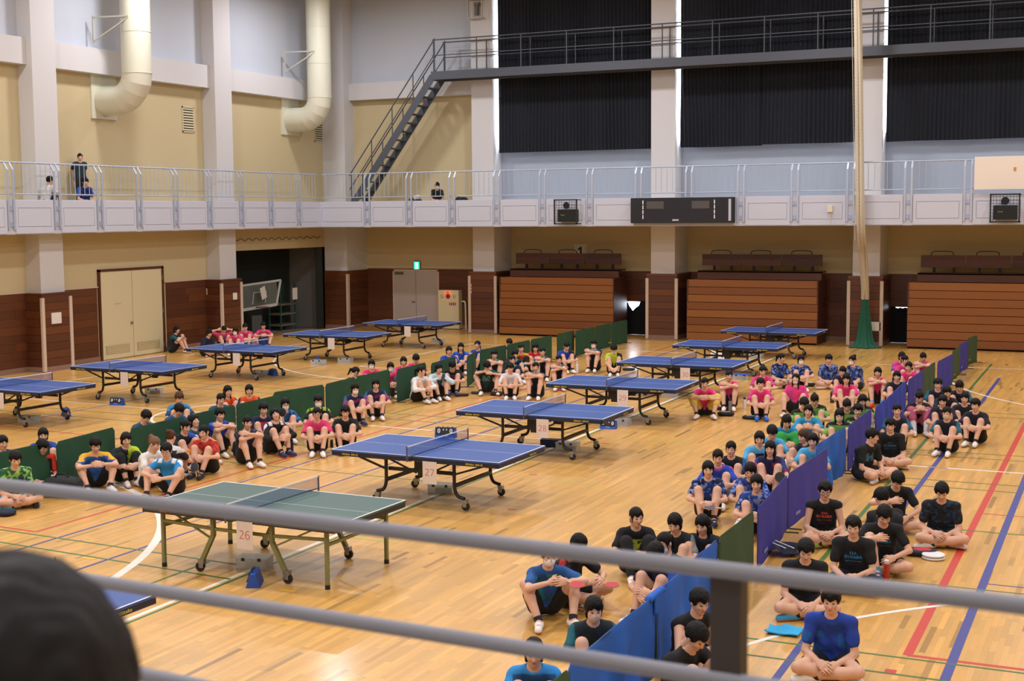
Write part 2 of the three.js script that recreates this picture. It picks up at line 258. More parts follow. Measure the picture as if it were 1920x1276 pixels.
function railing(name, label, ax, posts, a0, a1) {
  const g = thing(name, label, 'railing'); const P = (a, off, y) => (ax === 'x' ? [a, y, GZ + off] : [GX + off, y, a]);
  mesh('top_rail', rod(P(a0, -0.1, GR), P(a1, -0.1, GR), 0.024, 8), mat.rail, g); mesh('bottom_rail', rod(P(a0, -0.02, 4.76), P(a1, -0.02, 4.76), 0.018, 6), mat.rail, g);
  const post = [], bal = rod([0, 4.76, 0], [0, GR, 0], 0.0095, 5), sgn = 1;
  for (const p of posts) for (const d of [-0.095, 0.095]) {
    const a = p + d, u = ax === 'x' ? [0.055, 0.03] : [0.03, 0.055];
    const c = P(a, 0.03, 0);
    mesh('post', merge([box(c[0] - u[0] / 2, c[0] + u[0] / 2, 3.85, 5.38, c[2] - u[1] / 2, c[2] + u[1] / 2), bar(P(a, 0.03, 5.37), P(a - (ax === 'x' ? 0.0 : 0), -0.1, GR), 0.05, 0.03)]), mat.rail, g);
  }
  for (const p of posts) for (const y of [4.4, 3.98]) { const c = P(p, 0.012, y); mesh('bracket', ax === 'x' ? box(c[0] - 0.1, c[0] + 0.1, y - 0.06, y + 0.06, c[2] - 0.012, c[2] + 0.012) : box(c[0] - 0.012, c[0] + 0.012, y - 0.06, y + 0.06, c[2] - 0.1, c[2] + 0.1), railing.b ??= M(0xa7adc4, 0.5, { metalness: 0.3 }), g); }
  const n = Math.floor((a1 - a0) / 0.181); for (let i = 1; i < n; i++) { const a = a0 + i * 0.181; if (posts.some((p) => Math.abs(p - a) < 0.13)) continue; const m = mesh('baluster', bal, mat.rail, g); const c = P(a, -0.04, 0); m.position.set(c[0], 0, c[2]); }
}
railing('gallery_railing', 'pale blue-grey metal railing along the gallery above the cream double door', 'z', leftPosts, GZ + 0.05, -21);
railing('gallery_railing', 'pale blue-grey metal railing along the gallery under the black curtains', 'x', backPosts, GX + 0.05, 0.5);
// cream board and speakers on the gallery front
{ const b = tagMesh('notice_board', merge([rbox(2.6, 0.92, 0.03, 0.008, -3.06, 5.18, GZ + 0.1)]), M(0xe6d9c8, 0.8), 'large cream board fixed to the gallery railing above a caged speaker', 'board');
  mesh('sticker', box(-3.32, -3.25, 5.22, 5.33, GZ + 0.115, GZ + 0.12), M(0xc98a4a, 0.8), b); }
const logoGold = textMat(128, 32, 'Ramsa', 'bold 24px serif', '#a89a4a', null);
function cagedSpeaker(x, label) {
  const g = thing('caged_speaker', label, 'speaker', [x, 4.2, GZ + 0.02]); const cage = M(0x1c1d21, 0.6);
  for (const [a, b, c, d] of [[-0.4, 0.4, 0.36, 0.4], [-0.4, 0.4, -0.4, -0.36], [-0.4, -0.36, -0.4, 0.4], [0.36, 0.4, -0.4, 0.4]]) mesh('cage_frame', box(a, b, c, d, 0.36, 0.4), cage, g);
  for (let i = 1; i < 9; i++) { const t = -0.4 + i * 0.089; mesh('cage_wire', rod([t, -0.4, 0.38], [t, 0.4, 0.38], 0.005, 4), cage, g); mesh('cage_wire', rod([-0.4, t, 0.38], [0.4, t, 0.38], 0.005, 4), cage, g); }
  for (const s of [-1, 1]) for (const v of [-1, 1]) mesh('cage_arm', rod([s * 0.38, v * 0.38, 0.38], [s * 0.38, v * 0.38, 0], 0.014, 6), cage, g);
  const bx = mesh('speaker_box', rbox(0.62, 0.4, 0.3, 0.02, 0, -0.12, 0.17), M(0x1e211d, 0.7), g); const lg = new THREE.PlaneGeometry(0.24, 0.06); lg.translate(-0.12, -0.1, 0.322); mesh('maker_plate', lg, logoGold, bx);
  const horn = lathe([[0.03, 0], [0.05, 0.06], [0.1, 0.12], [0.11, 0.13], [0.0, 0.12]], 20); horn.rotateX(Math.PI / 2); horn.translate(0.0, 0.2, 0.18); mesh('horn', horn, M(0x121315, 0.6), g); mesh('horn_bracket', box(-0.12, 0, 0.1, 0.2, 0.12, 0.2), cage, g);
}
cagedSpeaker(-16.72, 'black horn speaker in a wire cage on the gallery beside the long scoreboard'); cagedSpeaker(-3.5, 'black horn speaker in a wire cage under the cream board');
{ const g = thing('scoreboard', 'long black electronic scoreboard hung on the gallery front', 'scoreboard', [-12.93, 4.22, GZ + 0.02]);
  mesh('housing', rbox(3.3, 0.78, 0.22, 0.015, 0, 0, 0.11), M(0x14161b, 0.6), g);
  for (const x of [-1.24, 1.06]) for (let i = 0; i < 4; i++) mesh('tally_bar', box(x - 0.015, x + 0.015, 0.25 - i * 0.15 - 0.06, 0.25 - i * 0.15 + 0.06, 0.22, 0.226), M(0xe8e8ea, 0.6), g);
  for (const x of [-0.84, 0.62]) mesh('score_window', box(x - 0.28, x + 0.28, 0.05, 0.28, 0.22, 0.226), M(0x4e4a48, 0.4), g);
  mesh('end_slot', box(1.5, 1.58, -0.33, 0.33, 0.22, 0.226), M(0xb9bbc0, 0.7), g);
  const t = new THREE.PlaneGeometry(0.36, 0.08); t.translate(-0.18, -0.3, 0.224); mesh('maker_name', t, textMat(160, 36, 'SEIKO', 'bold 32px sans-serif', '#f0f0f0', null), g); }
{ const q = onZ(1557, 392, GZ); const g = thing('junction_box', 'small cream junction box with a cord on the gallery front', 'box', [q.x, 4.22, GZ]); mesh('cover', rbox(0.16, 0.2, 0.08, 0.01, 0, 0, 0.05), M(0xd8d0bc, 0.6), g); mesh('cord', rod([0, -0.1, 0.05], [0.01, -0.45, 0.05], 0.012, 6), M(0xd8d0bc, 0.6), g); }

// ---------- steel stairs and catwalk ----------
{ const g = thing('steel_staircase', 'dark grey steel stairs climbing from the gallery to the catwalk', 'stairs');
  const A = [-25.75, 4.25], B = [-22.25, 8.86], zf = -41.65, zb = -42.42, dx = B[0] - A[0], dy = B[1] - A[1];
  for (const z of [zf, zb]) mesh('stringer', bar([A[0], A[1] + 0.0, z], [B[0], B[1], z], 0.03, 0.24), mat.steel, g);
  const n = 16; for (let i = 0; i < n; i++) { const t = (i + 0.7) / n; mesh('tread', box(A[0] + dx * t - 0.13, A[0] + dx * t + 0.13, A[1] + dy * t - 0.02, A[1] + dy * t + 0.02, zb, zf), mat.steel, g); }
  for (const z of [zf, zb]) {
    mesh('handrail', merge([rod([A[0] + 0.1, A[1] + 1.3, z], [B[0] + 0.05, B[1] + 1.2, z], 0.021, 6), rod([A[0] + 0.1, A[1] + 0.8, z], [B[0] + 0.05, B[1] + 0.7, z], 0.017, 6)]), mat.steel, g);
    for (let i = 0; i < 5; i++) { const t = 0.03 + i * 0.2425, x = A[0] + dx * t + 0.08; mesh('baluster_post', rod([x, A[1] + dy * t, z], [x, A[1] + dy * t + 1.28, z], 0.02, 6), mat.steel, g); }
  }
  const c = thing('catwalk', 'dark grey steel catwalk crossing in front of the black curtains', 'catwalk'), x1 = 0.5;
  mesh('deck', box(-22.3, x1, 8.84, 8.88, zb, zf), mat.steel, c);
  for (const z of [zf, zb]) { mesh('edge_beam', box(-22.3, x1, 8.74, 9.02, z - 0.03, z + 0.03), mat.steel, c); mesh('top_rail', rod([-22.25, 10.08, z], [x1, 10.12, z], 0.022, 6), mat.steel, c); mesh('mid_rail', rod([-22.25, 9.56, z], [x1, 9.58, z], 0.017, 6), mat.steel, c); }
  for (let k = 0; k < 14; k++) { const x = -22.2 + 1.64 * k; for (const z of [zf, zb]) mesh('rail_post', rod([x, 8.9, z], [x, 10.1, z], 0.021, 6), mat.steel, c); }
}
// ---------- air ducts on the left wall ----------
const ductD = mat.duct.clone(); ductD.side = THREE.DoubleSide;
function duct(zc, label) {
  const g = thing('air_duct', label, 'duct', [0, 0, 0]), R = 0.42, xc = -26.02, pts = [];
  const col = mesh('riser', new THREE.CylinderGeometry(R, R, CEIL - 8.2, 28), mat.duct, g); col.position.set(xc, (CEIL + 8.2) / 2, zc);
  const seg = 4, rad = 0.72;                             // mitred elbow turning from the riser into the wall
  const c0 = V(xc - rad, 8.2, zc); const P = (a) => V(c0.x + rad * Math.cos(a), c0.y - rad * Math.sin(a), zc);
  { const n = 5, rr2 = 28, pos = [], idx = []; for (let i = 0; i <= n; i++) { const a = i / n * Math.PI / 2, c = P(a), ux = V(Math.cos(a), -Math.sin(a), 0); for (let j = 0; j <= rr2; j++) { const t = j / rr2 * 6.28319; pos.push(c.x + ux.x * R * Math.cos(t), c.y + ux.y * R * Math.cos(t), c.z + R * Math.sin(t)); } }
    for (let i = 0; i < n; i++) { const p2 = pos.slice(i * (rr2 + 1) * 3, (i + 2) * (rr2 + 1) * 3), id = []; for (let j = 0; j < rr2; j++) id.push(j, j + 1, j + rr2 + 1, j + 1, j + rr2 + 2, j + rr2 + 1); const gg = new THREE.BufferGeometry(); gg.setAttribute('position', new THREE.Float32BufferAttribute(p2, 3)); gg.setIndex(id); gg.computeVertexNormals(); mesh('elbow_segment', gg, ductD, g); } }
  mesh('inlet', rod([c0.x + 0.05, c0.y - rad, zc], [XL, c0.y - rad, zc], R, 28), mat.duct, g);
  mesh('wall_plate', box(XL, XL + 0.06, c0.y - rad - 0.52, c0.y - rad + 0.75, zc - 0.52, zc + 0.52), mat.duct, g);
  for (const y of [8.2, 9.35, 10.6]) { const s = mesh('seam_ring', new THREE.CylinderGeometry(R + 0.008, R + 0.008, 0.02, 28), mat.duct, g); s.position.set(xc, y, zc); }
  const st = M(0xb7b6a8, 0.6); mesh('support_bracket', merge([bar([XL + 0.3, 9.75, zc + 0.62], [xc + 0.1, 9.75, zc + 0.4], 0.04, 0.04), bar([XL + 0.3, 9.05, zc + 0.62], [XL + 0.3, 9.8, zc + 0.62], 0.04, 0.04), bar([XL + 0.3, 9.08, zc + 0.62], [xc + 0.1, 9.72, zc + 0.4], 0.035, 0.035)]), st, g);
}
duct(-30.95, 'large cream air duct bending into the wall above the cream double door'); duct(-40.4, 'large cream air duct bending into the wall beside the corner column');
function louvre(z, y, label) { const g = thing('wall_vent', label, 'vent', [XL, y, z]); mesh('frame', merge([box(0, 0.03, -0.4, -0.36, -0.28, 0.28), box(0, 0.03, 0.36, 0.4, -0.28, 0.28), box(0, 0.03, -0.4, 0.4, -0.28, -0.25), box(0, 0.03, -0.4, 0.4, 0.25, 0.28)]), M(0xc9bf9c, 0.6), g);
  mesh('shade_backing', box(0, 0.005, -0.38, 0.38, -0.26, 0.26), M(0x55503f, 0.8), g); for (let i = 0; i < 9; i++) { const b = new THREE.BoxGeometry(0.012, 0.05, 0.5); b.rotateZ(0.6); b.translate(0.018, -0.32 + i * 0.08, 0); mesh('slat', b, M(0xc9bf9c, 0.6), g); } }  // dark colour of the flat backing paints the shade between the slats
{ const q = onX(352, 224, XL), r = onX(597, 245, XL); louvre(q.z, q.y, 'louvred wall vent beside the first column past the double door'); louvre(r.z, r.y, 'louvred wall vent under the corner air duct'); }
// ---------- doors, wall fittings ----------
{ const d = structGroup('door_1'), z0 = -33.28, z1 = -30.5, h = 2.58; mesh('door_frame', merge([box(XL, XL + 0.06, 0, h + 0.06, z1 - 0.03, z1 + 0.05), box(XL, XL + 0.06, 0, h + 0.06, z0 - 0.05, z0 + 0.03), box(XL, XL + 0.06, h, h + 0.07, z0 - 0.05, z1 + 0.05)]), woodDark[2], d);
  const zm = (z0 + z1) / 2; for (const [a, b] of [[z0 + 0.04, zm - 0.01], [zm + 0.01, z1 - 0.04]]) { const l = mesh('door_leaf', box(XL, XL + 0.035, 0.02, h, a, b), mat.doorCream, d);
    mesh('louvre_shade_sheet', box(XL + 0.035, XL + 0.04, 0.16, 0.42, a + 0.18, b - 0.14), M(0x8d845f, 0.7), l); for (let i = 0; i < 5; i++) { const s = new THREE.BoxGeometry(0.012, 0.045, b - a - 0.34); s.rotateZ(-0.5); s.translate(XL + 0.045, 0.19 + i * 0.052, (a + b) / 2 + 0.02); mesh('slat', s, mat.doorCream, l); } }  // flat sheet behind the slats, shade painted in as a darker door beige
  mesh('door_knob', new THREE.SphereGeometry(0.04, 12, 8).translate(XL + 0.08, 1.02, zm + 0.1), M(0x8f8c86, 0.3, { metalness: 0.9 }), d); for (const z of [z0 + 0.02, z1 - 0.02]) for (const y of [0.25, 1.3, 2.3]) mesh('hinge', rod([XL + 0.05, y - 0.07, z], [XL + 0.05, y + 0.07, z], 0.018, 6), M(0x77736a, 0.4, { metalness: 0.6 }), d);
  const t = new THREE.PlaneGeometry(0.3, 0.06); t.rotateY(Math.PI / 2); t.translate(XL + 0.037, 1.62, z1 - 0.75); mesh('door_label', t, canvasMat('#7d7660'), d); }
function canvasMat(col) { return new THREE.MeshStandardMaterial({ map: canvasTex(96, 20, (x) => { x.fillStyle = '#d8cda6'; x.fillRect(0, 0, 96, 20); x.fillStyle = col; for (let i = 0; i < 5; i++) { x.fillRect(4 + i * 18, 5, 13, 2); x.fillRect(4 + i * 18, 12, 13, 2); x.fillRect(9 + i * 18, 3, 2, 14); } }), roughness: 0.7 }); }
{ const d = structGroup('door_2'), x0 = -25.22, x1 = -23.28, h = 2.08; mesh('door_frame', merge([box(x0, x0 + 0.06, 0, h + 0.05, ZB, ZB + 0.05), box(x1 - 0.06, x1, 0, h + 0.05, ZB, ZB + 0.05), box(x0, x1, h, h + 0.06, ZB, ZB + 0.05)]), mat.guard, d);
  const xm = (x0 + x1) / 2; for (const [a, b] of [[x0 + 0.06, xm - 0.008], [xm + 0.008, x1 - 0.06]]) mesh('door_leaf', box(a, b, 0.02, h, ZB, ZB + 0.03), mat.doorGrey, d);
  mesh('lever_handle', merge([rod([xm - 0.05, 0.95, ZB + 0.03], [xm - 0.05, 0.95, ZB + 0.09], 0.015, 6), rod([xm - 0.05, 0.95, ZB + 0.08], [xm - 0.16, 0.95, ZB + 0.08], 0.012, 6)]), M(0x55524c, 0.4, { metalness: 0.7 }), d); mesh('door_closer', box(x0 + 0.12, x0 + 0.45, h - 0.12, h - 0.04, ZB + 0.03, ZB + 0.09), M(0x5a5750, 0.5), d); }
{ const g = thing('exit_sign', 'lit green emergency exit sign above the grey double door', 'sign', [-24.17, 2.29, ZB + 0.03]);
  mesh('sign_box', rbox(0.26, 0.3, 0.06, 0.01, 0, 0, 0.03), M(0x2b6b57, 0.5), g);
  const t = canvasTex(96, 112, (x) => { x.fillStyle = '#24c79b'; x.fillRect(0, 0, 96, 112); x.fillStyle = '#ffffff'; x.fillRect(22, 14, 48, 90); x.fillStyle = '#24c79b'; x.beginPath(); x.arc(50, 30, 7, 0, 7); x.fill(); x.lineWidth = 8; x.strokeStyle = '#24c79b'; x.beginPath(); x.moveTo(48, 40); x.lineTo(44, 64); x.lineTo(56, 78); x.lineTo(50, 96); x.moveTo(44, 64); x.lineTo(30, 84); x.moveTo(47, 46); x.lineTo(62, 56); x.stroke(); });
  const f = new THREE.PlaneGeometry(0.24, 0.28); f.translate(0, 0, 0.062); mesh('lit_face', f, new THREE.MeshStandardMaterial({ color: 0x000000, emissive: 0xffffff, emissiveMap: t, emissiveIntensity: 1.6 }), g);
  const l = new THREE.RectAreaLight(0x8ff0d8, 1.2, 0.24, 0.28); l.position.set(0, 0, 0.075); l.rotation.y = Math.PI; g.add(l); }
{ const g = thing('hydrant_cabinet', 'cream fire hydrant cabinet with a red alarm lamp beside the grey door', 'cabinet', [-22.76, 0, ZB + 0.03]); const cb = M(0xe0d2a4, 0.6);
  mesh('cabinet_body', rbox(0.84, 1.4, 0.28, 0.01, 0, 0.72, 0.14), cb, g); mesh('door_panel', box(-0.4, 0.4, 0.06, 1.1, 0.28, 0.287), cb, g);
  const lamp = new THREE.SphereGeometry(0.055, 12, 8); lamp.scale(1, 1, 0.7); lamp.translate(-0.02, 1.33, 0.3); mesh('alarm_lamp', lamp, M(0xff3a10, 0.4, { emissive: 0xff2a08, emissiveIntensity: 1.4 }), g); const pl = new THREE.PointLight(0xff4a20, 0.04, 0, 2); pl.position.set(-0.02, 1.33, 0.42); pl.castShadow = true; g.add(pl);
  for (const [x, r, c] of [[-0.01, 0.085, 0x7f2430], [-0.25, 0.07, 0xc9b98a], [0.23, 0.07, 0xc9b98a]]) { const b = new THREE.CylinderGeometry(r, r, 0.03, 18); b.rotateX(Math.PI / 2); b.translate(x, 1.2, 0.29); mesh('alarm_fitting', b, M(c, 0.5), g); }
  const t = new THREE.PlaneGeometry(0.28, 0.1); t.translate(0.17, 0.92, 0.2885); mesh('red_label', t, new THREE.MeshStandardMaterial({ map: canvasTex(84, 30, (x) => { x.fillStyle = '#a3202a'; x.fillRect(0, 0, 84, 30); x.fillStyle = '#fff'; for (let i = 0; i < 3; i++) { x.fillRect(8 + i * 26, 8, 16, 3); x.fillRect(8 + i * 26, 18, 16, 3); x.fillRect(14 + i * 26, 5, 3, 20); } }), roughness: 0.6 }), g);
  const p = thing('drain_pipe', 'thin cream pipe bending down beside the hydrant cabinet', 'pipe', [-22.2, 0, ZB + 0.1]); mesh('pipe', tube([[-0.12, 1.0, 0], [0, 1.0, 0], [0.02, 0.9, 0], [0.04, 0, 0]], 0.035, 20, 8), cb, p);
  for (const [x, lab] of [[-21.85, 'red fire extinguisher with a white label beside the thin cream pipe'], [-21.6, 'red fire extinguisher half hidden by the corner guard of the column']]) { const e = thing('fire_extinguisher', lab, 'extinguisher', [x, 0, ZB + 0.2]); mesh('cylinder', lathe([[0, 0], [0.075, 0], [0.08, 0.02], [0.08, 0.36], [0.06, 0.43], [0.025, 0.46], [0, 0.46]], 16), M(0xb3202a, 0.35), e); mesh('valve', merge([box(-0.03, 0.03, 0.46, 0.52, -0.02, 0.02), bar([-0.02, 0.52, 0], [0.1, 0.56, 0], 0.02, 0.015)]), M(0x222222, 0.5), e); mesh('hose', tube([[0.03, 0.5, 0], [0.12, 0.42, 0], [0.1, 0.2, 0]], 0.012, 10, 6), M(0x111111, 0.6), e); mesh('label', new THREE.CylinderGeometry(0.081, 0.081, 0.14, 16, 1, true, -1, 2).translate(0, 0.22, 0), M(0xe9e6df, 0.6), e); }
  const s = tagMesh('warning_sticker', box(-21.27, -21.2, 1.35, 1.75, ZC + 0.11, ZC + 0.12), new THREE.MeshStandardMaterial({ map: canvasTex(24, 120, (x) => { x.fillStyle = '#b0202c'; x.fillRect(0, 0, 24, 120); x.fillStyle = '#fff'; for (let i = 0; i < 3; i++) { x.fillRect(5, 14 + i * 36, 14, 3); x.fillRect(5, 24 + i * 36, 14, 3); x.fillRect(11, 10 + i * 36, 3, 22); } }), roughness: 0.7 }), 'narrow red sticker with white characters on the wood clad column', 'sticker'); }
for (const [px, py, X, w, h, lab] of [[105, 596, XLC + 0.115, 0.36, 0.3, 'white notice on the wood clad column beside the double door'], [391, 546, XL + 0.03, 0.24, 0.2, 'white switch box on the dark wood wall beside the double door'], [440, 555, XLC + 0.115, 0.2, 0.22, 'small grey plate on the wood clad column beside the store opening']]) { const q = onX(px, py, X); tagMesh('wall_plate', rbox(0.03, h, w, 0.005, X + 0.015, q.y, q.z), M(0xd9d2c4, 0.7), lab, 'plate'); }
tagMesh('number_sign', box(-17.95, -17.5, 2.6, 3.08, ZB + 0.002, ZB + 0.014), new THREE.MeshStandardMaterial({ map: canvasTex(64, 64, (x) => { x.fillStyle = '#d9d2c0'; x.fillRect(0, 0, 64, 64); x.fillStyle = '#1b1d24'; x.font = 'bold 60px sans-serif'; x.textAlign = 'center'; x.fillText('1', 32, 56); }), roughness: 0.8 }), 'white square sign with a black number 1 above the bleacher', 'sign');
{ const q = onZ(1640, 628, ZC + 0.12); const g = thing('floor_socket', 'white socket plate low on the column beside the rolled green net', 'plate', [q.x, 0.62, ZC + 0.11]); mesh('plate', rbox(0.36, 0.28, 0.03, 0.006, 0, 0, 0.015), M(0xdedacb, 0.6), g); for (const y of [0.05, -0.05]) mesh('socket_hole', box(-0.15, -0.11, y - 0.02, y + 0.02, 0.03, 0.033), M(0x3b5b46, 0.6), g); }
// ---------- folded bleachers ----------
function bleacher(x0, x1, label, sign) {
  const g = thing('folded_bleacher', label, 'bleacher'), zf = -42.1, rows = 8, h = 1.95 / rows;
  for (let r = 0; r < rows; r++) { const t = r === 0 ? 0 : 0; mesh('front_board', box(x0, x1, 0.05 + r * h + 0.012, 0.05 + (r + 1) * h - 0.006, zf - 0.06 - r * 0.012, zf - r * 0.012), woodBl[Math.floor(rnd() * 4)], g); }
  mesh('body', box(x0 + 0.02, x1 - 0.02, 0.03, 1.98, zf - 1.3, zf - 0.16), woodBl[1], g); mesh('side_panel', box(x1 - 0.02, x1 + 0.02, 0.0, 1.98, zf - 1.3, zf - 0.05), woodBench[0], g); mesh('side_panel', box(x0 - 0.02, x0 + 0.02, 0.0, 1.98, zf - 1.3, zf - 0.05), woodBench[0], g);
  mesh('seat_board', box(x0 + 0.2, x1 + 0.02, 2.0, 2.26, zf - 0.62, zf - 0.5), woodBench[1], g); mesh('seat_top', box(x0 + 0.2, x1 + 0.02, 2.22, 2.27, zf - 1.2, zf - 0.5), woodBench[1], g);
  const n = 3, w = (x1 - x0 - 0.25) / n; for (let k = 0; k < n; k++) { const a = x0 + 0.22 + k * w + 0.015, b = a + w - 0.03; for (const [ya, yb] of [[2.42, 2.6], [2.605, 2.79]]) mesh('back_board', box(a, b, ya, yb, zf - 0.95, zf - 0.9), woodBench[Math.floor(rnd() * 3)], g);
    for (const t of [0.3, 0.75]) mesh('back_support', bar([a + (b - a) * t, 2.25, zf - 0.98], [a + (b - a) * t, 2.75, zf - 0.98], 0.08, 0.05), mat.dark, g);
    const c = a + (b - a) * 0.48; mesh('grab_rail', tube([[c - 0.33, 2.76, zf - 0.98], [c - 0.31, 2.87, zf - 0.98], [c - 0.24, 2.9, zf - 0.98], [c + 0.24, 2.9, zf - 0.98], [c + 0.31, 2.87, zf - 0.98], [c + 0.33, 2.76, zf - 0.98]], 0.016, 24, 6), M(0x2c2a2a, 0.5), g); }
}
bleacher(-20.02, -15.85, 'folded wooden bleacher under the number 1 sign'); bleacher(-13.3, -9.1, 'folded wooden bleacher behind the farthest right table'); bleacher(-6.37, -2.17, 'folded wooden bleacher beside the rolled green net and low doorway');
// ---------- rolled divider net hanging by the column ----------
{ const foot = onY(1622, 651), zt = GZ + 0.28, P = [onZ(1606, -160, zt), onZ(1609, 60, zt), onZ(1611, 250, zt), onZ(1614, 425, zt), onZ(1618, 480, -41.2), onZ(1622, 540, foot.z + 0.25), onZ(1622, 560, foot.z + 0.1)]; P[0].y = CEIL - 0.02;
  const g = thing('divider_net', 'rolled divider net, cream rope bundle above and green mesh skirt below', 'net'), cv = new THREE.CatmullRomCurve3(P), cream = M(0xc8bda6, 0.95), green = M(0x1f5a44, 0.95);
  for (let s = 0; s < 7; s++) { const pts = []; for (let i = 0; i <= 80; i++) { const t = i / 80, q = cv.getPoint(t), a = s / 6 * 6.283 + Math.sin(t * 9 + s * 2) * 0.25, r = s === 6 ? 0 : 0.078; pts.push(V(q.x + Math.cos(a) * r, q.y, q.z + Math.sin(a) * r)); } const tg = new THREE.TubeGeometry(new THREE.CatmullRomCurve3(pts), 240, 0.05, 6); const p = tg.attributes.position; for (let i = 0; i < p.count; i++) { const k = 0.006 * Math.sin(p.getY(i) * 60 + s * 2); p.setX(i, p.getX(i) + k); } tg.computeVertexNormals(); mesh('net_strand', tg, cream, g); }
  mesh('pull_cord', rod([P[0].x - 0.16, CEIL - 0.02, zt + 0.05], [P[3].x - 0.15, 3.3, zt + 0.05], 0.009, 5), cream, g);
  const top = P[6]; const pts = [[0.085, top.y + 0.05], [0.1, top.y - 0.25], [0.15, 0.9], [0.21, 0.35], [0.27, 0.12], [0.4, 0.03], [0.44, 0.005], [0, 0.004]];
  const sk = lathe(pts, 72); { const p = sk.attributes.position; for (let i = 0; i < p.count; i++) { const x = p.getX(i), z = p.getZ(i), a = Math.atan2(z, x), k = 1 + 0.16 * Math.sin(a * 11) + 0.08 * Math.sin(a * 5 + 1); p.setX(i, x * k + foot.x); p.setZ(i, z * k * 0.7 + foot.z + 0.1); } sk.computeVertexNormals(); } mesh('net_skirt', sk, green, g); }
// dark mesh curtain and stored basketball hoop in the store opening
{ const m = M(0x2f3634, 0.95, { side: THREE.DoubleSide }); const g = thing('store_mesh', 'dark green-grey net of fine strands hung behind the stored basketball backboard', 'curtain'); const zz = []; { const st = [], P2 = 0.0125, t = 0.0026; for (let z = OZ0 - 0.2; z < OZ1 + 0.2; z += P2) st.push(box(XL - 1.7, XL - 1.698, 0.02, OH + 0.04, z - t, z + t)); for (let y = 0.03; y < OH + 0.04; y += P2) st.push(box(XL - 1.702, XL - 1.7, y - t, y + t, OZ0 - 0.2, OZ1 + 0.2)); mesh('net_strands', merge(st), m, g).userData.kind = 'stuff'; } mesh('drape', box(XL - 0.16, XL - 0.08, 0.03, OH, OZ0 + 0.03, OZ0 + 0.4), m, g);
  mesh('hanging_chain', tube(Array.from({ length: 25 }, (_, i) => V(XL + 0.03, 3.4 - 0.08 * Math.abs(Math.sin(i * 1.57)), OZ0 + 0.3 + i * 0.22)), 0.012, 120, 5), M(0x6a6048, 0.7), g);
  const q = V(XL - 0.55, 0, -39.0), h = thing('basketball_hoop', 'white framed glass basketball backboard stored tilted in the store opening', 'hoop', [q.x, 0, q.z], 1.15); const wf = M(0xb9bab4, 0.6);
  const fr = (x0, y0, x1, y1, w) => bar([x0, y0, 0], [x1, y1, 0], 0.05, w); mesh('backboard_frame', merge([fr(-0.85, 0.9, 0.75, 1.05, 0.1), fr(-0.75, 1.75, 0.95, 1.9, 0.07), bar([-0.85, 0.86, 0], [-0.75, 1.78, 0], 0.05, 0.07), bar([0.75, 1.02, 0], [0.95, 1.92, 0], 0.05, 0.07)]), wf, h);
  mesh('target_square', merge([bar([-0.2, 1.1, 0.02], [-0.15, 1.5, 0.02], 0.02, 0.03), bar([0.3, 1.15, 0.02], [0.35, 1.54, 0.02], 0.02, 0.03), bar([-0.15, 1.5, 0.02], [0.35, 1.54, 0.02], 0.02, 0.03)]), wf, h);
  const gl = new THREE.BoxGeometry(1.6, 0.85, 0.012); gl.rotateZ(0.09); gl.translate(0.02, 1.38, 0); mesh('backboard_glass', gl, new THREE.MeshPhysicalMaterial({ color: 0xdfe8e4, transmission: 0.9, roughness: 0.1, thickness: 0 }), h);
  const rim = new THREE.TorusGeometry(0.22, 0.016, 6, 20); rim.rotateX(Math.PI / 2); rim.translate(0.05, 1.0, 0.28); mesh('rim', rim, M(0x8e3c22, 0.5), h); mesh('stand', merge([box(-0.2, 0.2, 0.02, 0.7, -0.5, -0.05), box(-0.3, 0.3, 0, 0.1, -0.8, 0.2)]), M(0x4a4d4c, 0.7), h);
  const pp = M(0xd2cfc8, 0.8); for (const [x, y, z, r, lab] of [[XL - 0.25, 1.5, -38.95, 0.3, 'white paper taped to the stored basketball backboard'], [XL - 0.4, 1.35, -41.1, 0, 'white paper hanging in the store beside the stacked rack']]) { const b = new THREE.BoxGeometry(0.01, 0.42, 0.3); b.rotateX(r); b.translate(x, y, z); tagMesh('paper_notice', b, pp, lab, 'paper'); }
  const rk = thing('storage_rack', 'green metal rack with crates standing in the dark store', 'rack', [XL - 1.1, 0, -41.3]); const rg = M(0x2b5148, 0.7); for (const [x, z] of [[-0.25, -0.45], [0.25, -0.45], [-0.25, 0.45], [0.25, 0.45]]) mesh('rack_post', box(x - 0.025, x + 0.025, 0, 1.7, z - 0.025, z + 0.025), rg, rk); for (const y of [0.2, 0.6, 0.95]) mesh('rack_shelf', box(-0.28, 0.28, y - 0.03, y + 0.03, -0.48, 0.48), M(0x6d6a55, 0.7), rk); }
{ const q = onZ(896, 18, ZC); const g = thing('wall_camera', 'small caged camera fixed high on the column beside the stairs', 'camera', [q.x, q.y, ZC]); mesh('cage', merge([box(-0.28, 0.28, 0.3, 0.33, 0, 0.25), box(-0.28, 0.28, -0.33, -0.3, 0, 0.25), box(-0.28, -0.25, -0.3, 0.3, 0.2, 0.25), box(0.25, 0.28, -0.3, 0.3, 0.2, 0.25)]), M(0xbdb6ad, 0.6), g); mesh('camera_body', merge([rbox(0.12, 0.4, 0.14, 0.02, 0, 0, 0.1), rbox(0.2, 0.1, 0.18, 0.02, 0.03, 0.16, 0.12)]), M(0x6c6a68, 0.6), g); }
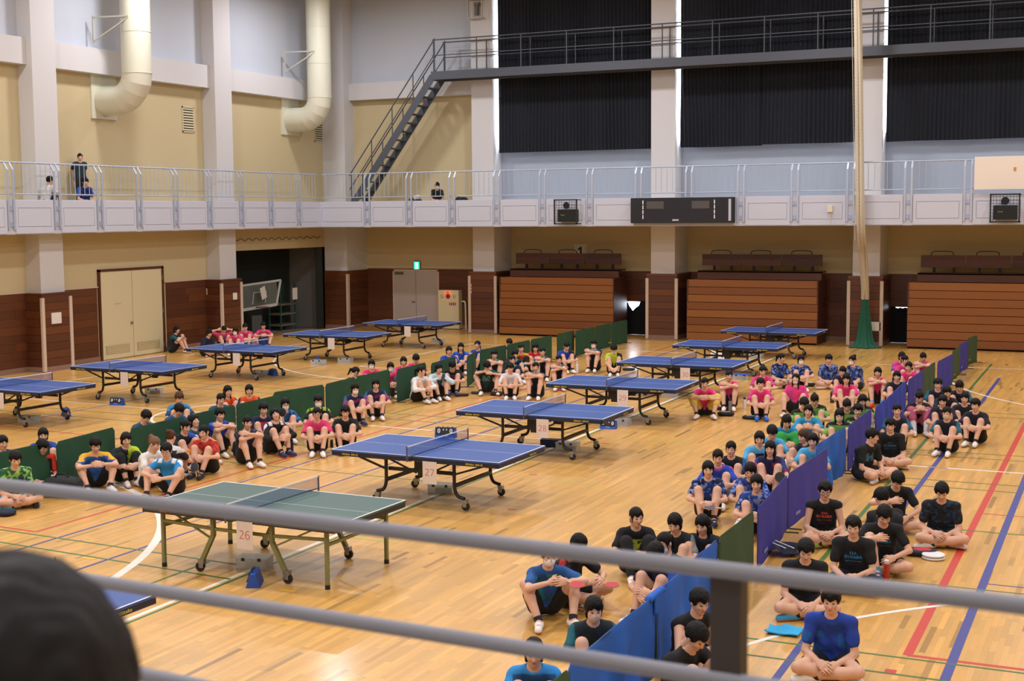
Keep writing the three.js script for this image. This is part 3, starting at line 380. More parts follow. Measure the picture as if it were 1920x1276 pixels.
// ---------- ceiling lamps (above the frame) ----------
{ const lm = M(0x3a3c3f, 0.6), em = new THREE.MeshStandardMaterial({ color: 0x000000, emissive: 0xf8f8ff, emissiveIntensity: 6 });
  for (const x of [-24, -16.5, -9, -1.5, 7]) for (const z of [-37.5, -30, -22.5, -15, -7.5, 0.5]) {
    const g = thing('ceiling_lamp', 'round high-bay ceiling lamp over the hall floor', 'lamp', [x, CEIL - 0.9, z], 0, 'high-bay ceiling lamps');
    mesh('shade', lathe([[0.06, 0.5], [0.12, 0.42], [0.42, 0.06], [0.44, 0], [0.42, 0.02], [0.1, 0.4]], 24), lm, g); mesh('stem', rod([0, 0.45, 0], [0, 0.9, 0], 0.02, 6), lm, g);
    const d = new THREE.CircleGeometry(0.4, 24); d.rotateX(Math.PI / 2); d.translate(0, 0.03, 0); mesh('lamp_face', d, em, g);
    const l = new THREE.RectAreaLight(0xf6f6ff, LAMP_L, 0.7, 0.7); l.position.set(0, -0.01, 0); l.rotation.x = -Math.PI / 2; g.add(l);
  } }
// ---------- table tennis tables ----------
const blueTop = M(0x2b4f93, 0.45), greenTop = M(0x3b5a53, 0.45), lineW = M(0xe4e6ea, 0.5), apron = M(0x1b1e33, 0.5), blackM = M(0x17161a, 0.5), oliveM = M(0x7d7d4e, 0.5), wheelM = M(0x1a1a1c, 0.6), chrome = M(0x9a9a9c, 0.35, { metalness: 0.8 });
const edgeLogo = textMat(256, 28, 'Nittaku  SAN-EI', 'bold 22px sans-serif', '#c9b23a', null), edgeLogo2 = textMat(256, 40, 'Nittaku', 'bold 36px sans-serif', '#c9c04a', null), orangeLogo = textMat(128, 24, 'SAN-EI', 'bold 20px sans-serif', '#a85a35', null);
const TH = 0.76;
function casterParts(g, x, z, dir) {   // g: the leg that carries the caster
  const w = new THREE.CylinderGeometry(0.058, 0.058, 0.03, 16); w.rotateX(Math.PI / 2); w.translate(x + 0.02 * dir, 0.058, z); mesh('caster_wheel', w, wheelM, g);
  mesh('caster_fork', merge([box(x - 0.03, x + 0.05, 0.1, 0.15, z - 0.03, z + 0.03), box(x - 0.02, x + 0.04, 0.05, 0.12, z - 0.026, z - 0.02), box(x - 0.02, x + 0.04, 0.05, 0.12, z + 0.02, z + 0.026)]), chrome, g);
}
const tableGeo = {};
function topParts(g, m, am, logo) {
  for (const s of [-1, 1]) {
    mesh('tabletop', box(s * 0.004, s * 1.37, TH - 0.024, TH, -0.7625, 0.7625), m, g);
    mesh('apron', merge([box(s * 0.03, s * 1.36, TH - 0.085, TH - 0.024, 0.73, 0.755), box(s * 0.03, s * 1.36, TH - 0.085, TH - 0.024, -0.755, -0.73), box(s * 1.34, s * 1.362, TH - 0.085, TH - 0.024, -0.755, 0.755)]), am, g);
    mesh('end_line', box(s * 1.35, s * 1.3705, TH, TH + 0.0012, -0.7625, 0.7625), lineW, g);
    for (const z of [-1, 1]) mesh('side_line', box(s * 0.004, s * 1.35, TH, TH + 0.0012, z * 0.7425, z * 0.763), lineW, g);
    mesh('centre_line', box(s * 0.004, s * 1.35, TH, TH + 0.001, -0.0025, 0.0025), lineW, g);
    if (logo) { const t = new THREE.PlaneGeometry(0.42, 0.05); t.translate(s > 0 ? 0.98 : -1.05, TH - 0.055, 0.757); mesh('edge_logo', t, logo, g); }
  }
  if (logo) { const t = new THREE.PlaneGeometry(0.34, 0.05); t.rotateY(Math.PI / 2); t.translate(1.364, TH - 0.055, -0.35); mesh('edge_logo', t, logo, g); }
}
function blueTable(logo = edgeLogo) {
  const g = new THREE.Group(); topParts(g, blueTop, apron, logo);
  for (const s of [-1, 1]) for (const z of [-0.56, 0.56]) {
    const lg = mesh('leg', tube([[s * 0.56, TH - 0.06, z], [s * 0.56, 0.45, z], [s * 0.565, 0.3, z], [s * 0.61, 0.2, z], [s * 0.72, 0.165, z]], 0.026, 24, 8), blackM, g); casterParts(lg, s * 0.72, z, s);
    mesh('strut', bar([s * 0.56, 0.5, z], [s * 1.12, TH - 0.08, z], 0.022, 0.028), blackM, g); mesh('inner_strut', bar([s * 0.53, TH - 0.1, z], [s * 0.1, 0.46, z * 0.85], 0.02, 0.024), blackM, g);
  }
  for (const s of [-1, 1]) { mesh('cross_bar', bar([s * 0.57, 0.34, -0.56], [s * 0.57, 0.34, 0.56], 0.04, 0.05), blackM, g); mesh('top_bar', bar([s * 0.56, TH - 0.11, -0.58], [s * 0.56, TH - 0.11, 0.58], 0.04, 0.04), blackM, g); }
  for (const z of [-0.5, 0.5]) { mesh('long_rail', bar([-0.55, 0.5, z], [0.55, 0.5, z], 0.035, 0.05), blackM, g); const b = new THREE.CylinderGeometry(0.16, 0.05, 0.02, 6); b.rotateX(Math.PI / 2); b.translate(0.02, 0.58, z); mesh('hinge_plate', b, blackM, g); mesh('hinge_bracket', box(-0.05, 0.09, 0.42, 0.7, z - 0.03, z + 0.03), blackM, g); }
  return g;
}
function greenTable() {
  const g = new THREE.Group(); topParts(g, greenTop, M(0x2a2b24, 0.6), null); const t = new THREE.PlaneGeometry(0.2, 0.045); t.translate(-1.05, TH - 0.055, 0.757); mesh('edge_logo', t, orangeLogo, g);
  for (const s of [-1, 1]) for (const z of [-0.62, 0.62]) {
    const l0 = mesh('leg', box(s * 1.17 - 0.02, s * 1.17 + 0.02, 0.03, TH - 0.06, z - 0.02, z + 0.02), oliveM, g); mesh('foot', new THREE.CylinderGeometry(0.03, 0.032, 0.05, 10).translate(s * 1.17, 0.025, z), wheelM, l0);
    const l1 = mesh('slanted_leg', merge([bar([s * 0.42, TH - 0.06, z], [s * 0.42, 0.45, z], 0.045, 0.05), bar([s * 0.42, 0.46, z], [s * 0.6, 0.13, z], 0.045, 0.05)]), oliveM, g); casterParts(l1, s * 0.61, z, s);
    mesh('stay', bar([s * 0.47, 0.42, z], [s * 1.02, TH - 0.09, z], 0.02, 0.02), oliveM, g); mesh('side_rail', bar([s * 0.42, 0.53, z], [s * 1.17, 0.56, z], 0.03, 0.035), oliveM, g);
  }
  for (const s of [-1, 1]) mesh('end_rail', bar([s * 1.17, 0.5, -0.62], [s * 1.17, 0.5, 0.62], 0.03, 0.035), oliveM, g); for (const z of [-0.62, 0.62]) mesh('centre_rail', bar([-0.42, 0.53, z], [0.42, 0.53, z], 0.03, 0.035), oliveM, g);
  return g;
}
const netM = new THREE.MeshStandardMaterial({ color: 0x27488f, roughness: 0.9, transparent: true, opacity: 0.42, side: THREE.DoubleSide }), tapeM = M(0xdadde2, 0.7), postM = M(0x5a5f78, 0.4, { metalness: 0.4 });
function makeNet() {
  const g = new THREE.Group(); const n = new THREE.PlaneGeometry(1.8, 0.14); n.rotateY(Math.PI / 2); n.translate(0, 0.075, 0); mesh('mesh', n, netM, g); mesh('tape', box(-0.004, 0.004, 0.14, 0.1555, -0.91, 0.91), tapeM, g); mesh('lower_cord', box(-0.003, 0.003, 0.003, 0.009, -0.9, 0.9), M(0x23356b, 0.8), g);
  for (const z of [-0.915, 0.915]) { mesh('post', merge([rod([0, -0.06, z], [0, 0.158, z], 0.011, 8), rod([0, 0.0, z], [0, 0.0, z * 0.82], 0.009, 6)]), postM, g); mesh('clamp', merge([box(-0.03, 0.03, -0.075, 0.004, z * 0.8 - 0.02, z * 0.8 + 0.02)]), blackM, g); }
  return g;
}
const netProto = makeNet(), blueProto = blueTable(), nearProto = blueTable(edgeLogo2), greenProto = greenTable();
const DX = 1.034 + 0;
const tables = [   // id, x, z, turn in degrees, kind, label, paper text
  ['26', -9.287, -13.244, 1.84, 'g', 'dark green table tennis table with olive legs bearing paper number twenty-six', '26'], ['27', -9.257, -17.363, 1.26, 'b', 'blue table tennis table bearing paper number twenty-seven', '27'],
  ['28', -9.378, -21.563, 0.0, 'b', 'blue table tennis table bearing paper number twenty-eight', '28'], ['29', -9.436, -25.619, -0.17, 'b', 'blue table tennis table bearing paper number twenty-nine', '29'],
  ['30', -9.454, -29.726, 0.52, 'b', 'blue table tennis table bearing paper number thirty', '30'], ['31', -9.54, -34.052, 0, 'b', 'blue table tennis table next to the farthest one in front of the middle bleacher', null],
  ['32', -9.551, -38.547, 1.26, 'b', 'blue table tennis table closest to the middle bleacher', null],
  ['25', -9.37, -8.8, 1.0, 'n', 'blue table tennis table partly hidden behind the dark haired spectator', null],
  ['A', -20.79, -20.78, 2.0, 'b', 'blue table tennis table beside the wood clad column and blank paper', ' '], ['B', -20.825, -24.492, 2.8, 'b', 'blue table tennis table in front of the cream double door', ' '],
  ['C', -20.978, -28.853, 2.4, 'b', 'blue table tennis table in front of the pink shirted group at the store', ' '], ['D', -21.017, -33.302, 0.4, 'b', 'brighter blue table tennis table in front of the store opening', ' '], ['E', -20.903, -37.525, 1.03, 'b', 'blue table tennis table in front of the grey door and hydrant cabinet', ' '],
];
function place(proto, name, label, category, pos, turn, group, sc = 1) { const g = proto.clone(); g.scale.setScalar(sc); g.name = numbered(name); g.position.set(...pos); g.rotation.y = turn; g.userData = { label, category }; if (group) g.userData.group = group; scene.add(g); return g; }
const word = { 26: 'twenty-six', 27: 'twenty-seven', 28: 'twenty-eight', 29: 'twenty-nine', 30: 'thirty' };
const short = { 26: 'the dark green table', 27: 'the blue table numbered twenty-seven', 28: 'the blue table numbered twenty-eight', 29: 'the blue table numbered twenty-nine', 30: 'the blue table numbered thirty', 31: 'the table before the farthest, towards the middle bleacher', 32: 'the table closest to the middle bleacher', 25: 'the table hidden by the spectator', A: 'the table beside the wood clad column', B: 'the table before the cream double door', C: 'the table before the pink group at the store', D: 'the brighter blue table', E: 'the table before the grey door' };
for (const [id, x, z, deg, kind, label, paper] of tables) {
  const turn = -deg * D2R; const T = place(kind === 'g' ? greenProto : kind === 'n' ? nearProto : blueProto, 'table_tennis_table', label, 'table', [x, 0, z], turn, 'table tennis tables');
  place(netProto, 'table_net', 'low net with white tape on ' + short[id], 'net', [x, TH + 0.001, z], turn, 'table nets');
  if (paper) {
    const b = new THREE.BoxGeometry(0.225, 0.32, 0.003); b.translate(id === '26' ? 0.15 : 0.28, TH - 0.22, 0.768); const t = canvasTex(96, 144, (c) => { c.fillStyle = '#dccfc6'; c.fillRect(0, 0, 96, 144); c.strokeStyle = '#c0504a'; c.fillStyle = '#c9706a'; c.font = '62px sans-serif'; c.textAlign = 'center'; c.fillText(paper, 48, 92); });
    const pm = new THREE.MeshStandardMaterial({ map: t, roughness: 0.9 }); const p = tagMesh('table_number_paper', b, pm, paper.trim() ? 'white paper with a red handwritten number ' + word[paper] + ' hanging from a table' : 'blank looking white paper hanging from ' + short[id], 'paper', 'papers hung on tables'); p.position.set(x, 0, z); p.rotation.y = turn;
  }
}
{ const q = onY(1342, 676); const b = new THREE.BoxGeometry(0.42, 0.28, 0.003); b.rotateX(-0.5); b.translate(q.x, 0.14, q.z - 0.2); tagMesh('table_number_paper', b, M(0xd8cdc2, 0.9), 'white paper leaning under the table next to the farthest', 'paper', 'papers hung on tables'); }

// ---------- score flips, clear boxes ----------
const flipBlue = M(0x1f4fae, 0.45);
const flipTex = canvasTex(256, 96, (x) => { x.fillStyle = '#16181d'; x.fillRect(0, 0, 256, 96); x.fillStyle = '#e9ebee'; x.font = 'bold 78px sans-serif'; x.textAlign = 'center'; x.fillText('0', 44, 76); x.fillText('0', 212, 76); x.font = 'bold 34px sans-serif'; x.fillText('0', 106, 44); x.fillText('0', 150, 44); });
function flipProto() {
  const g = new THREE.Group(), s = new THREE.Shape(); s.moveTo(-0.1, 0); s.lineTo(0.1, 0); s.lineTo(0.035, 0.2); s.lineTo(-0.035, 0.2); s.closePath();
  const e = new THREE.ExtrudeGeometry(s, { depth: 0.4, bevelEnabled: true, bevelSize: 0.004, bevelThickness: 0.004, bevelSegments: 1 }); e.rotateY(Math.PI / 2); e.translate(-0.2, 0, 0); mesh('stand', e, flipBlue, g);
  const f = new THREE.BoxGeometry(0.37, 0.14, 0.012); f.rotateX(-0.31); f.translate(0, 0.145, 0.07); mesh('flip_pads', f, new THREE.MeshStandardMaterial({ map: flipTex, roughness: 0.6 }), g);
  const t = new THREE.PlaneGeometry(0.2, 0.035); t.rotateX(-0.31); t.translate(0, 0.05, 0.092); mesh('maker_name', t, textMat(160, 28, 'Nittaku', 'bold 24px sans-serif', '#dfe6f5', null), g);
  for (const x of [-0.14, -0.05, 0.05, 0.14]) mesh('ring', new THREE.TorusGeometry(0.02, 0.004, 5, 10).rotateY(Math.PI / 2).translate(x, 0.21, 0.03), blackM, g); return g;
}
const flip = flipProto();
function flipAt(px, py, y, turn, lab) { const q = onY(px, py, y); place(flip, 'score_flip', lab, 'scoreboard', [q.x, y, q.z], turn, 'flip scoreboards', 0.78); }
flipAt(836, 820, TH, 0.25, 'blue flip scoreboard standing on the table with number 27'); flipAt(220, 759, 0, 0.1, 'blue flip scoreboard on the floor in front of the cream double door table'); flipAt(1141, 803, 0, 0.1, 'blue flip scoreboard on the floor beside the table with number 28');
flipAt(124, 779, 0, 2.5, 'blue flip scoreboard turned away under the table beside the column'); flipAt(596, 680, 0, 2.2, 'blue flip scoreboard turned away beside a clear box under the brighter blue table'); flipAt(478, 1095, 0, -1.1, 'blue flip scoreboard turned sideways under the green table'); flipAt(512, 703, 0, 2.6, 'blue flip scoreboard by a caster in front of the pink group');
{ const q = onY(1035, 836); const g = thing('flat_scoreboard', 'dark blue folded scoreboard lying under the table with number 28', 'scoreboard', [q.x, 0, q.z], 0.1); mesh('case', rbox(0.4, 0.13, 0.16, 0.01, 0, 0.065, 0), M(0x1b2f6a, 0.5), g); mesh('spine', rod([-0.19, 0.13, 0], [0.19, 0.13, 0], 0.012, 6), blackM, g); }
const clear = new THREE.MeshPhysicalMaterial({ color: 0xf2f4f4, transmission: 0.75, roughness: 0.25, thickness: 0 });
function clearBox() { const g = new THREE.Group(); mesh('tray', merge([box(-0.19, 0.19, 0.002, 0.008, -0.12, 0.12), box(-0.19, 0.19, 0, 0.12, 0.115, 0.12), box(-0.19, 0.19, 0, 0.12, -0.12, -0.115), box(-0.19, -0.185, 0, 0.12, -0.12, 0.12), box(0.185, 0.19, 0, 0.12, -0.12, 0.12)]), clear, g); mesh('lid', rbox(0.4, 0.012, 0.26, 0.004, 0, 0.126, 0), clear, g); mesh('contents', rbox(0.24, 0.05, 0.1, 0.01, 0.02, 0.035, 0), M(0x6f6660, 0.8), g); for (const x of [-0.1, 0.1]) mesh('clip', box(x - 0.02, x + 0.02, 0.1, 0.135, 0.12, 0.13), blackM, g); return g; }
const cbox = clearBox();
for (const [px, py, lab] of [[478, 1062, 'the green table'], [829, 922, 'the table numbered twenty-seven'], [1065, 842, 'the table numbered twenty-eight'], [1163, 797, 'the flip scoreboard by number 28'], [1257, 742, 'the table numbered twenty-nine'], [290, 737, 'the table by the cream double door'], [488, 703, 'the pink group table'], [597, 683, 'the brighter blue table'], [648, 679, 'the grey door table edge'], [822, 641, 'the table by the hydrant cabinet'], [1388, 711, 'the pink shirts and number 30 table'], [1418, 671, 'the last table but one'], [55, 790, 'the table beside the column']]) { const q = onY(px, py); place(cbox, 'clear_box', 'clear plastic lidded box on the floor near ' + lab, 'box', [q.x, 0, q.z], rr(-0.2, 0.3), 'clear plastic boxes'); }
{ const q = onY(1388, 711); const g = thing('blue_lid', 'blue plastic lid lying across a clear box behind a pink shirt', 'lid', [q.x, 0.138, q.z]); mesh('sheet', rbox(0.46, 0.01, 0.26, 0.004), M(0x2b59c4, 0.5), g); }

// ---------- barriers ----------
const cloth = { green: M(0x1f4a31, 0.9), navy: M(0x35339a, 0.85), blue: M(0x1f5fc0, 0.85), mid: M(0x2b3fb0, 0.85), olive: M(0x36502f, 0.9) };
const bLogoY = textMat(160, 48, 'Nittaku', 'bold 38px sans-serif', '#d0b42c', null), bLogoW = textMat(160, 48, 'Nittaku', 'bold 38px sans-serif', '#aab6d6', null);
const frameM = M(0x2a3a31, 0.5);
function barrier(x0, z0, x1, z1, c, label, group, { h = 0.75, logo = 'y', bulge = 0.03, drape = 0, at = 0.84 } = {}) {
  const L = Math.hypot(x1 - x0, z1 - z0), g = thing('barrier_panel', label, 'barrier', [(x0 + x1) / 2, 0, (z0 + z1) / 2], Math.atan2(-(z1 - z0), x1 - x0), group);
  const nx = 28, ny = 12, pos = [], uv = [], idx = [], sd = rnd() * 20, r = 0.07;
  for (let s = 0; s < 2; s++) for (let j = 0; j <= ny; j++) for (let i = 0; i <= nx; i++) {
    const u = i / nx, v = j / ny; let x = (u - 0.5) * L, y = 0.02 + v * (h - 0.02);
    if (v > 0.9) { const e = Math.min(u, 1 - u) * L; if (e < r && v === 1) y -= (r - Math.sqrt(Math.max(0, r * r - (r - e) * (r - e)))); }
    const env = Math.sin(Math.PI * Math.min(1, Math.max(0, u))) * (1 - v * 0.75); const fold = Math.sin(u * L * 9 + sd + v * 2.2) * 0.5 + Math.sin((u - v * 0.5) * 13 + sd * 2) * 0.5;
    const z = bulge * env * (fold + 0.4) + drape * (1 - v) * Math.sin(u * L * 16 + sd) + (s ? -0.006 : 0.006); pos.push(x, y + drape * 0.25 * Math.sin(u * 9 + sd) * (v === 1 ? 1 : 0), z); uv.push(u, v);
  }
  const R = nx + 1, S = R * (ny + 1); for (let j = 0; j < ny; j++) for (let i = 0; i < nx; i++) { const a = j * R + i; idx.push(a, a + 1, a + R, a + 1, a + R + 1, a + R, S + a, S + a + R, S + a + 1, S + a + 1, S + a + R, S + a + R + 1); }
  for (let i = 0; i < nx; i++) { idx.push(i, S + i, i + 1, i + 1, S + i, S + i + 1); const t = ny * R + i; idx.push(t, t + 1, S + t, t + 1, S + t + 1, S + t); } for (let j = 0; j < ny; j++) { const a = j * R; idx.push(a, a + R, S + a, a + R, S + a + R, S + a); const b = j * R + nx; idx.push(b, S + b, b + R, b + R, S + b, S + b + R); }
  const G = new THREE.BufferGeometry(); G.setAttribute('position', new THREE.Float32BufferAttribute(pos, 3)); G.setAttribute('uv', new THREE.Float32BufferAttribute(uv, 2)); G.setIndex(idx); G.computeVertexNormals(); const cm = mesh('cloth', G, cloth[c], g);
  for (const s of [-1, 1]) { const x = s * (L / 2 - 0.02); mesh('upright', rod([x, 0.02, 0], [x, h - 0.06, 0], 0.009, 6), frameM, g); mesh('foot', merge([rod([x - s * 0.06, 0.012, -0.17], [x - s * 0.06, 0.012, 0.17], 0.009, 6)]), frameM, g); } mesh('top_tube', rod([-L / 2 + 0.07, h - 0.012, 0], [L / 2 - 0.07, h - 0.012, 0], 0.009, 6), frameM, g);
  if (logo) for (const s of [1, -1]) { const p = new THREE.PlaneGeometry(0.26, 0.08); if (s < 0) p.rotateY(Math.PI); p.translate(s > 0 ? L * (at - 0.5) : -L * (at - 0.5), 0.16, s * (0.012 + bulge * 0.9)); mesh('maker_name', p, logo === 'y' ? bLogoY : bLogoW, cm); }
  return g;
}
// far end first; x0,z0 is the far end so that the +z side of the panel faces +x (towards the right-hand court)
const GL = [[-15.07, -14.1, -15.04, -15.6], [-14.94, -15.64, -15.13, -17.15], [-14.76, -17.1, -14.82, -18.55], [-14.82, -18.6, -14.86, -20.05], [-14.86, -20.08, -14.89, -21.5], [-15.2, -21.72, -14.95, -23.15], [-14.95, -23.2, -15.04, -24.5], [-15.05, -24.55, -15.04, -25.95], [-14.89, -26.0, -14.97, -27.5], [-14.75, -27.35, -14.92, -28.9], [-14.62, -28.92, -15.07, -30.3], [-15.05, -30.5, -15.0, -31.95], [-15.0, -32.0, -14.99, -33.45], [-14.99, -33.5, -14.98, -34.92], [-14.98, -35.3, -14.99, -36.6], [-14.88, -36.45, -14.9, -38.0], [-14.9, -38.05, -14.92, -39.45], [-14.92, -39.5, -14.89, -40.85]];
const GLab = ['behind the green camouflage shirt', 'behind the blue shirt with yellow shoulders', 'behind the lime and teal shirt', 'behind the flame jersey', 'behind the striped track jacket', 'behind the masked person with lime piping', 'between the lime piping and the masked navy jersey', 'behind the two navy and magenta jerseys', 'behind the white sweatshirt', 'behind the pale blue cardigan', 'standing askew beside the pink printed black shirt', 'behind the bowed dark green shirt', 'behind the orange and yellow jersey', 'behind the red shirt with lettering', 'behind the lowered head in blue', 'behind the masked navy shirt with folded arms', 'second from the doorway with the black cloth', 'next to the doorway with the black cloth'];
GL.forEach(([a, b, c, d], i) => barrier(a, b, c, d, 'green', 'dark green cloth barrier panel ' + GLab[i], 'green barrier panels between the table rows', { bulge: 0.035, logo: i % 4 === 1 || i === 4 ? null : 'y' }));
const RR = [[-4.16, -37.75, -4.02, -38.9, 'olive', 'green cloth barrier panel at the bleacher end of the coloured row'], [-4.13, -35.85, -4.08, -37.3, 'navy', 'purple-blue barrier panel between the two green panels near the bleacher'], [-4.09, -34.1, -4.1, -35.75, 'olive', 'green barrier panel between two purple-blue panels by the white floor arc'], [-4.12, -31.75, -4.02, -33.6, 'navy', 'purple-blue barrier panel standing alone between gaps beside green panels'],
  [-4.19, -30.0, -4.17, -31.7, 'olive', 'green barrier panel behind the person in a black headband'], [-4.21, -28.1, -4.19, -29.98, 'navy', 'purple-blue barrier panel beside the bowed person with a pink towel'], [-4.13, -23.9, -4.16, -26.0, 'mid', 'bright purple-blue cloth barrier behind the teal shouldered person'], [-4.18, -26.05, -4.24, -28.0, 'mid', 'bright purple-blue cloth barrier sagging beside the gap'],
  [-4.16, -21.66, -4.17, -23.75, 'navy', 'dark purple-blue barrier panel behind the two cross-legged black shirts'], [-4.24, -19.7, -4.19, -21.6, 'blue', 'light blue cloth barrier draped next to the two cross-legged black shirts'], [-4.1, -17.35, -4.04, -19.5, 'navy', 'purple-blue barrier panel behind the light blue shirts'], [-3.94, -15.2, -4.1, -17.3, 'navy', 'purple-blue barrier panel behind the sleeveless black shirt'], [-3.95, -13.65, -3.95, -15.05, 'olive', 'dark green barrier panel between the blue and purple-blue barriers'],
  [-3.88, -11.42, -3.95, -13.6, 'blue', 'blue cloth barrier with a folded top beside the dark green panel'], [-3.86, -9.28, -3.87, -11.38, 'blue', 'blue cloth barrier with a white maker name'], [-3.8, -7.8, -3.82, -9.2, 'olive', 'dark green barrier panel past the blue cloth barrier']];
for (const [a, b, c, d, col, lab] of RR) barrier(a, b, c, d, col, lab, 'coloured barrier row', { logo: col === 'olive' ? 'y' : 'w', bulge: col === 'blue' || col === 'mid' ? 0.05 : 0.02, drape: col === 'blue' ? 0.02 : 0, at: 0.2 });
{ const q = onY(1229, 1112, 0.75); const g = thing('folded_cloth', 'blue cloth folded over the joint of two blue barriers', 'cloth', [q.x, 0.75, q.z]); const b = new THREE.CapsuleGeometry(0.035, 0.34, 6, 14); b.rotateX(Math.PI / 2); const p = b.attributes.position; for (let i = 0; i < p.count; i++) { const k = 1 + 0.5 * (noise3(p.getX(i) * 30, p.getY(i) * 30, p.getZ(i) * 14) - 0.5); p.setXYZ(i, p.getX(i) * k * 1.1, p.getY(i) * k - 0.01, p.getZ(i)); } b.computeVertexNormals(); mesh('roll', b, cloth.blue, g); mesh('flap', box(0.02, 0.034, -0.16, 0, -0.12, 0.1), cloth.blue, g); }
// ---------- people: distance fields joined smoothly, meshed with surface nets ----------
class Field {
  constructor(min, max, cell) { this.c = cell; this.o = min.map((v) => v - cell * 2); this.n = max.map((v, i) => Math.ceil((v - this.o[i]) / cell) + 3); this.f = new Float32Array(this.n[0] * this.n[1] * this.n[2]).fill(1); }
  each(lo, hi, fn) {
    const { c, o, n, f } = this, a = lo.map((v, i) => Math.max(0, Math.floor((v - o[i]) / c))), b = hi.map((v, i) => Math.min(n[i] - 1, Math.ceil((v - o[i]) / c)));
    for (let k = a[2]; k <= b[2]; k++) for (let j = a[1]; j <= b[1]; j++) { let q = (k * n[1] + j) * n[0] + a[0]; for (let i = a[0]; i <= b[0]; i++, q++) f[q] = fn(o[0] + i * c, o[1] + j * c, o[2] + k * c, f[q]); }
  }
  capsule(A, B, ra, rb, k = 0.03) {   // tapered capsule, smooth union
    const m = Math.max(ra, rb) + k + this.c * 2, lo = [0, 1, 2].map((i) => Math.min(A[i], B[i]) - m), hi = [0, 1, 2].map((i) => Math.max(A[i], B[i]) + m);
    const dx = B[0] - A[0], dy = B[1] - A[1], dz = B[2] - A[2], L2 = dx * dx + dy * dy + dz * dz || 1e-9;
    this.each(lo, hi, (x, y, z, d0) => { const px = x - A[0], py = y - A[1], pz = z - A[2]; let t = (px * dx + py * dy + pz * dz) / L2; t = t < 0 ? 0 : t > 1 ? 1 : t; const ex = px - dx * t, ey = py - dy * t, ez = pz - dz * t; const d = Math.sqrt(ex * ex + ey * ey + ez * ez) - (ra + (rb - ra) * t); const h = Math.max(k - Math.abs(d - d0), 0); return Math.min(d, d0) - h * h / (4 * k); });
  }
  ball(C, R, k = 0.02, sub = false) {   // ellipsoid
    const m = k + this.c * 2, mr = Math.min(...R); this.each(C.map((v, i) => v - R[i] - m), C.map((v, i) => v + R[i] + m), (x, y, z, d0) => { const ux = (x - C[0]) / R[0], uy = (y - C[1]) / R[1], uz = (z - C[2]) / R[2]; const d = (Math.sqrt(ux * ux + uy * uy + uz * uz) - 1) * mr; if (sub) return Math.max(d0, -d); const h = Math.max(k - Math.abs(d - d0), 0); return Math.min(d, d0) - h * h / (4 * k); });
  }
  all(fn) { this.each(this.o, this.o.map((v, i) => v + this.n[i] * this.c), fn); }
  mesh(colour) {
    const { c, o, n, f } = this, [X, Y] = n, id = new Int32Array(f.length).fill(-1), pos = [], idx = [], off = [0, 1, X, X + 1, X * Y, X * Y + 1, X * Y + X, X * Y + X + 1];
    const E = [[0, 1], [0, 2], [0, 4], [1, 3], [1, 5], [2, 3], [2, 6], [3, 7], [4, 5], [4, 6], [5, 7], [6, 7]];
    for (let k = 0; k < n[2] - 1; k++) for (let j = 0; j < Y - 1; j++) for (let i = 0; i < X - 1; i++) {
      const q = (k * Y + j) * X + i; let s = 0; for (let e = 0; e < 8; e++) if (f[q + off[e]] < 0) s |= 1 << e; if (s === 0 || s === 255) continue;
      let x = 0, y = 0, z = 0, m = 0; for (const [a, b] of E) { if (((s >> a) & 1) === ((s >> b) & 1)) continue; const fa = f[q + off[a]], t = fa / (fa - f[q + off[b]]); x += (a & 1) + ((b & 1) - (a & 1)) * t; y += ((a >> 1) & 1) + (((b >> 1) & 1) - ((a >> 1) & 1)) * t; z += (a >> 2) + ((b >> 2) - (a >> 2)) * t; m++; }
      id[q] = pos.length / 3; pos.push(o[0] + (i + x / m) * c, o[1] + (j + y / m) * c, o[2] + (k + z / m) * c);
    }
    const quad = (a, b, d, e, flip) => { if (a < 0 || b < 0 || d < 0 || e < 0) return; flip ? idx.push(a, d, b, b, d, e) : idx.push(a, b, d, b, e, d); };
    for (let k = 1; k < n[2] - 1; k++) for (let j = 1; j < Y - 1; j++) for (let i = 1; i < X - 1; i++) {
      const q = (k * Y + j) * X + i, s = f[q] < 0;
      if (s !== (f[q + 1] < 0)) quad(id[q - X - X * Y], id[q - X * Y], id[q - X], id[q], !s);
      if (s !== (f[q + X] < 0)) quad(id[q - 1 - X * Y], id[q - X * Y], id[q - 1], id[q], s);
      if (s !== (f[q + X * Y] < 0)) quad(id[q - 1 - X], id[q - X], id[q - 1], id[q], !s);
    }
    const g = new THREE.BufferGeometry(); g.setAttribute('position', new THREE.Float32BufferAttribute(pos, 3)); g.setIndex(idx); g.computeVertexNormals();
    if (colour) { const cl = new Float32Array(pos.length); for (let i = 0; i < pos.length; i += 3) { const v = colour(pos[i], pos[i + 1], pos[i + 2]); cl[i] = v[0]; cl[i + 1] = v[1]; cl[i + 2] = v[2]; } g.setAttribute('color', new THREE.Float32BufferAttribute(cl, 3)); }
    return g;
  }
}
const lin = (hex) => { const c = new THREE.Color(hex); return [c.r, c.g, c.b]; };
const SKIN = lin('#d6a88d'), LIP = lin('#b5645a'), DARK = lin('#241a18'), WHITEc = lin('#e8e6e2');
